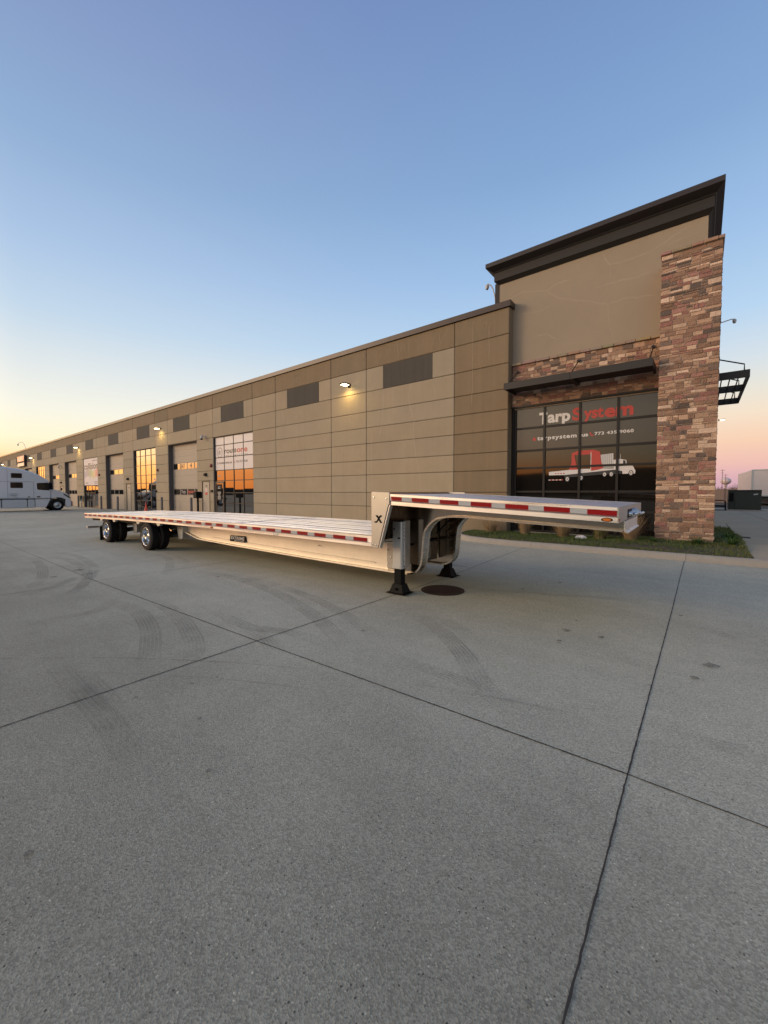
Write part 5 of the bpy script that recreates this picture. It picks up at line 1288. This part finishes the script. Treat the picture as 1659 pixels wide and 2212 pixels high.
for a, c in ((4.6, 6.28), (6.34, 7.98), (8.03, 8.50)):
    b = NT(); xs_(b, [(a, .30), (c, .30), (c + .01, .98), (c - .05, 1.05), (a + .05, 1.05), (a, .98)], TX - 2.40, TX - .01); b.build('side_skirt', M['trgrey'], trk, bevel=.05, seg=2)
b = NT(); xs_(b, [(8.54, .36), (9.30, .32), (9.55, .9), (9.62, 1.1), (8.54, 1.08)], TX - 2.40, TX - .03); b.build('step_fairing', M['trwhite'], trk, bevel=.03)
b = NT(); b.box(TX - 2.2, TX - .2, 6.1, 10.9, .5, 1.1); b.box(TX - 1.65, TX - 1.55, .8, 6.1, .75, 1.0); b.box(TX - .9, TX - .8, .8, 6.1, .75, 1.0); b.build('chassis', M['axle'], trk)
def twheel(y, x, s_, r=.52):
    b = MB((TO)); b.smooth = True; c = (x, y, r)
    b.lathe([(.29, s_ * .02), (.33, 0), (.45, 0), (.50, s_ * .03), (r, s_ * .06), (r, s_ * .24), (.48, s_ * .28), (.30, s_ * .28)], c, 'x', 36); wt = b.build('wheel', M['tyre'], trk)
    b = MB((TO)); b.smooth = True; b.lathe([(.29, s_ * .02), (.27, s_ * .03), (.25, s_ * .06), (.20, s_ * .05), (.16, s_ * .03), (.10, s_ * .02), (.09, -s_ * .02), (.0005, -s_ * .025)], c, 'x', 28); b.build('rim', M['galv'], wt)
    b = MB((TO))
    for q in range(10):
        a = 2 * math.pi * q / 10; b.disc(.022, (x - s_ * .001 + s_ * .0, y + .215 * math.cos(a), r + .215 * math.sin(a)), 'x', 8)
    b.v = [(vx + (-.0) + .0, vy, vz) for vx, vy, vz in b.v]; b.build('rim_holes', M['black'], wt)
for y in (10.10, 2.2, 3.5):
    twheel(y, TX - .03, -1); twheel(y, TX - 2.41, 1)
b = NT(); xs_(b, [(9.05, .10), (9.9, .06), (9.9, .02), (9.3, .02)], TX - .5, TX - .1); b.build('front_mudflap', M['black'], trk)

# ------------------------------------------------------------------ right background
t = thing('utility_cabinet', (2.72, 42.5, .2), 'large dark green utility cabinet on a low pad beyond the pavement', 'utility cabinet')
b = MB(); b.box(-.98, .98, -.05, 1.3, .14, 1.62); b.box(-1.0, 1.0, -.08, 1.35, 1.621, 1.68); b.build('cabinet', M['greenbox'], t, bevel=.01)
b = MB(); b.box(-.58, .96, -.075, -.052, .17, 1.48); b.build('door', mat('dark_green_door', (.030, .034, .024), .55, noise=.08), t, bevel=.005)
b = MB(); b.box(-.93, -.66, -.058, -.051, .75, 1.45); b.build('vent', M['black'], t)
b = MB(); b.prism([(.50, 1.27), (.76, 1.31), (.78, 1.40), (.52, 1.36)], -.08, -.076, 'y'); b.build('label_plate', M['galv'], t)
b = MB(); b.box(-1.05, 1.3, -.4, 1.5, .0, .12); b.build('concrete_pad', M['kerb'], t)
t = thing('pipe_rack', (1.05, 41.8, .2), 'black tubular steel rack half hidden behind the stone pier', 'rack')
b = MB(); b.smooth = True
for y in (0, .9):
    b.tube([(-1.4, y, .62), (-.6, y, .66), (-.25, y, .82), (.38, y, .84), (.50, y, .80), (.52, y, .1)], .035, 6)
    b.tube([(-1.4, y, .42), (.5, y, .42)], .03, 6); b.tube([(-1.4, y, .28), (-.4, y, .28), (-.1, y, .36), (.5, y, .34)], .035, 6)
b.build('tube_frame', M['black'], t)
b = MB(); b.box(-1.5, .6, -.1, 1., 0, .09); b.build('rail_base', M['black'], t)
b = MB(); b.smooth = True; b.lathe([(.0005, -.1), (.09, -.08), (.12, 0)], (-.62, -.1, .52), 'y', 14); b.build('lamp', M['chrome'], t)

t = thing('box_trailer', (6.6, 61, .2), 'white box trailer parked beyond the dark green cabinet', 'trailer')
t.rotation_euler = (0, 0, R(2))
b = MB(); b.box(-2.15, 5.5, 0, 13, 1.05, 4.03); b.build('box_body', M['trailerwhite'], t, bevel=.03)
b = MB(); b.box(-2.17, 5.5, -.03, 0, 3.95, 4.05); b.box(-2.17, -2.03, -.03, -.001, 1.05, 3.94); b.box(-.62, -.56, -.02, -.001, 1.05, 3.94); b.box(-2.0, 5.5, -.05, -.001, 1.05, 1.22); b.build('corner_posts', M['galv'], t)
b = MB(); b.box(-.50, 3.0, -.03, -.002, 1.5, 3.35); b.build('rear_panel', mat('panel_grey', (.40, .39, .39), .4), t, bevel=.01)
b = MB()
for k in range(16): b.box(-2.19, -2.152, .3 + k * .8, .8 + k * .8, 1.1, 3.95)
b.build('side_ribs', M['trailerwhite'], t)
b = MB(); b.box(-2.0, 5.4, .3, 12, .55, 1.04); b.build('underframe', M['axle'], t)
for x in (-1.6, 1.2, 4.2):
    b = MB(); b.smooth = True; b.lathe([(.0005, -.02), (.3, -.02), (.48, 0), (.5, .05), (.5, .3), (.3, .32)], (x, 1.5, .5), 'x', 24); b.build('wheel', M['tyre'], t)
# fence and far things
t = thing('wooden_fence', (-6, 75, .2), 'pale brown board fence in the distance', 'fence')
b = MB(); rnd = random.Random(4)
for k in range(84):
    b.box(-4 + k * .25, -4 + k * .25 + .235, 0, .03, .05, 2.0 + rnd.uniform(-.02, .02))
b.build('boards', M['fence'], t)
for k in range(9):
    b = MB(); b.box(-4 + k * 2.5, -3.85 + k * 2.5, -.1, -.002, 0, 2.1); b.build('fence_post', M['pole'], t)
WT = (70.0, 1000.0, 0)
t = thing('water_tower', (33.0, 900.0, 0), 'distant white bulb water tower catching the pink light', 'water tower')
b = MB(); b.smooth = True; b.lathe([(3.2, 0), (2.4, 3), (1.9, 8), (1.9, 14), (3.0, 16)], n=24); b.build('shaft', M['towerp'], t)
b = MB(); b.smooth = True; b.lathe([(2.6, 15.2), (5.5, 17.2), (7.2, 19.5), (7.4, 21.5), (6.6, 24), (4.2, 26), (1.5, 26.8), (.001, 27)], n=32); b.build('tank', M['towerp'], t)
def upole(x, y, hgt, label, arms):
    t = thing('utility_pole', (x, y, 0), label, 'utility pole', 'far power poles beside the water tower')
    b = MB(); b.smooth = True; b.tube([(0, 0, 0), (0, 0, hgt)], [.22, .14], 8); b.build('pole', M['pole'], t)
    for z, wd in arms:
        b = MB(); b.box(-wd, wd, -.08, .08, z - .09, z + .09); b.build('crossarm', M['pole'], t)
upole(11.9, 330, 13.2, 'thin utility pole in front of the water tower', [(12.6, 1.3), (11.2, 1.0)])
upole(10.3, 330, 16.2, 'taller thin utility pole left of the water tower', [(15.6, 1.2), (14.0, .9)])
# bare trees on the skyline, right
M['bark'] = mat('bare_twigs', (.12, .075, .065), .9)
def bare_tree(x, y, hgt, label, seed):
    rnd = random.Random(seed); t = thing('bare_tree', (x, y, 0), label, 'tree', 'leafless trees on the skyline')
    b = MB(); b.tube([(0, 0, 0), (.05 * hgt, 0, hgt * .35), (.0, 0, hgt * .6)], [hgt * .03, hgt * .022, hgt * .012], 6); b.build('trunk', M['bark'], t)
    b = MB()
    for k in range(70):
        a = rnd.uniform(0, 6.28); z0 = rnd.uniform(.2, .6) * hgt; l = rnd.uniform(.25, .5) * hgt; el_ = rnd.uniform(.25, 1.1)
        p0 = Vector((0, 0, z0)); d = Vector((math.cos(a) * math.cos(el_), math.sin(a) * math.cos(el_), math.sin(el_)))
        p1 = p0 + d * l; b.tube([tuple(p0), tuple(p0 + d * l * .5 + Vector((0, 0, -.02 * hgt))), tuple(p1)], [hgt * .008, hgt * .005, hgt * .002], 3)
        for q in range(3):
            s_ = p0.lerp(p1, rnd.uniform(.4, .95)); e = s_ + Vector((rnd.uniform(-1, 1), rnd.uniform(-1, 1), rnd.uniform(.1, 1))) * hgt * .1; b.tube([tuple(s_), tuple(e)], [hgt * .004, hgt * .0015], 3)
    b.build('crown', M['bark'], t, fix=False)
for i, (x, y, hgt, lb) in enumerate([(7.5, 260, 5.2, 'low leafless tree left of the water tower base'), (12, 260, 6.2, 'leafless tree just right of the water tower'), (14.6, 250, 6.8, 'round leafless tree above the dark green cabinet'), (17, 255, 6.4, 'leafless tree touching the left side of the white box trailer'), (10.6, 300, 4.6, 'small leafless tree behind the gap right of the water tower')]):
    bare_tree(x, y, hgt, lb, i + 3)
b = MB(); rnd = random.Random(9); vs = []; n = 240
for k in range(n):
    x = -300 + k * 5; hh = 3.4 + 1.6 * math.sin(k * .37) * math.sin(k * .11) + rnd.uniform(0, 1.6); vs += [(x, 420, 0), (x, 420, hh), (x, 440, hh * .8), (x, 445, 0)]
b.add(vs, [(4 * k + i, 4 * k + 4 + i, 4 * k + 5 + i, 4 * k + 1 + i) for k in range(n - 1) for i in range(3)])
tag(b.build('far_woods', mat('far_woods', (.13, .085, .08), .95, noise=.4, nscale=.3)), kind='stuff')
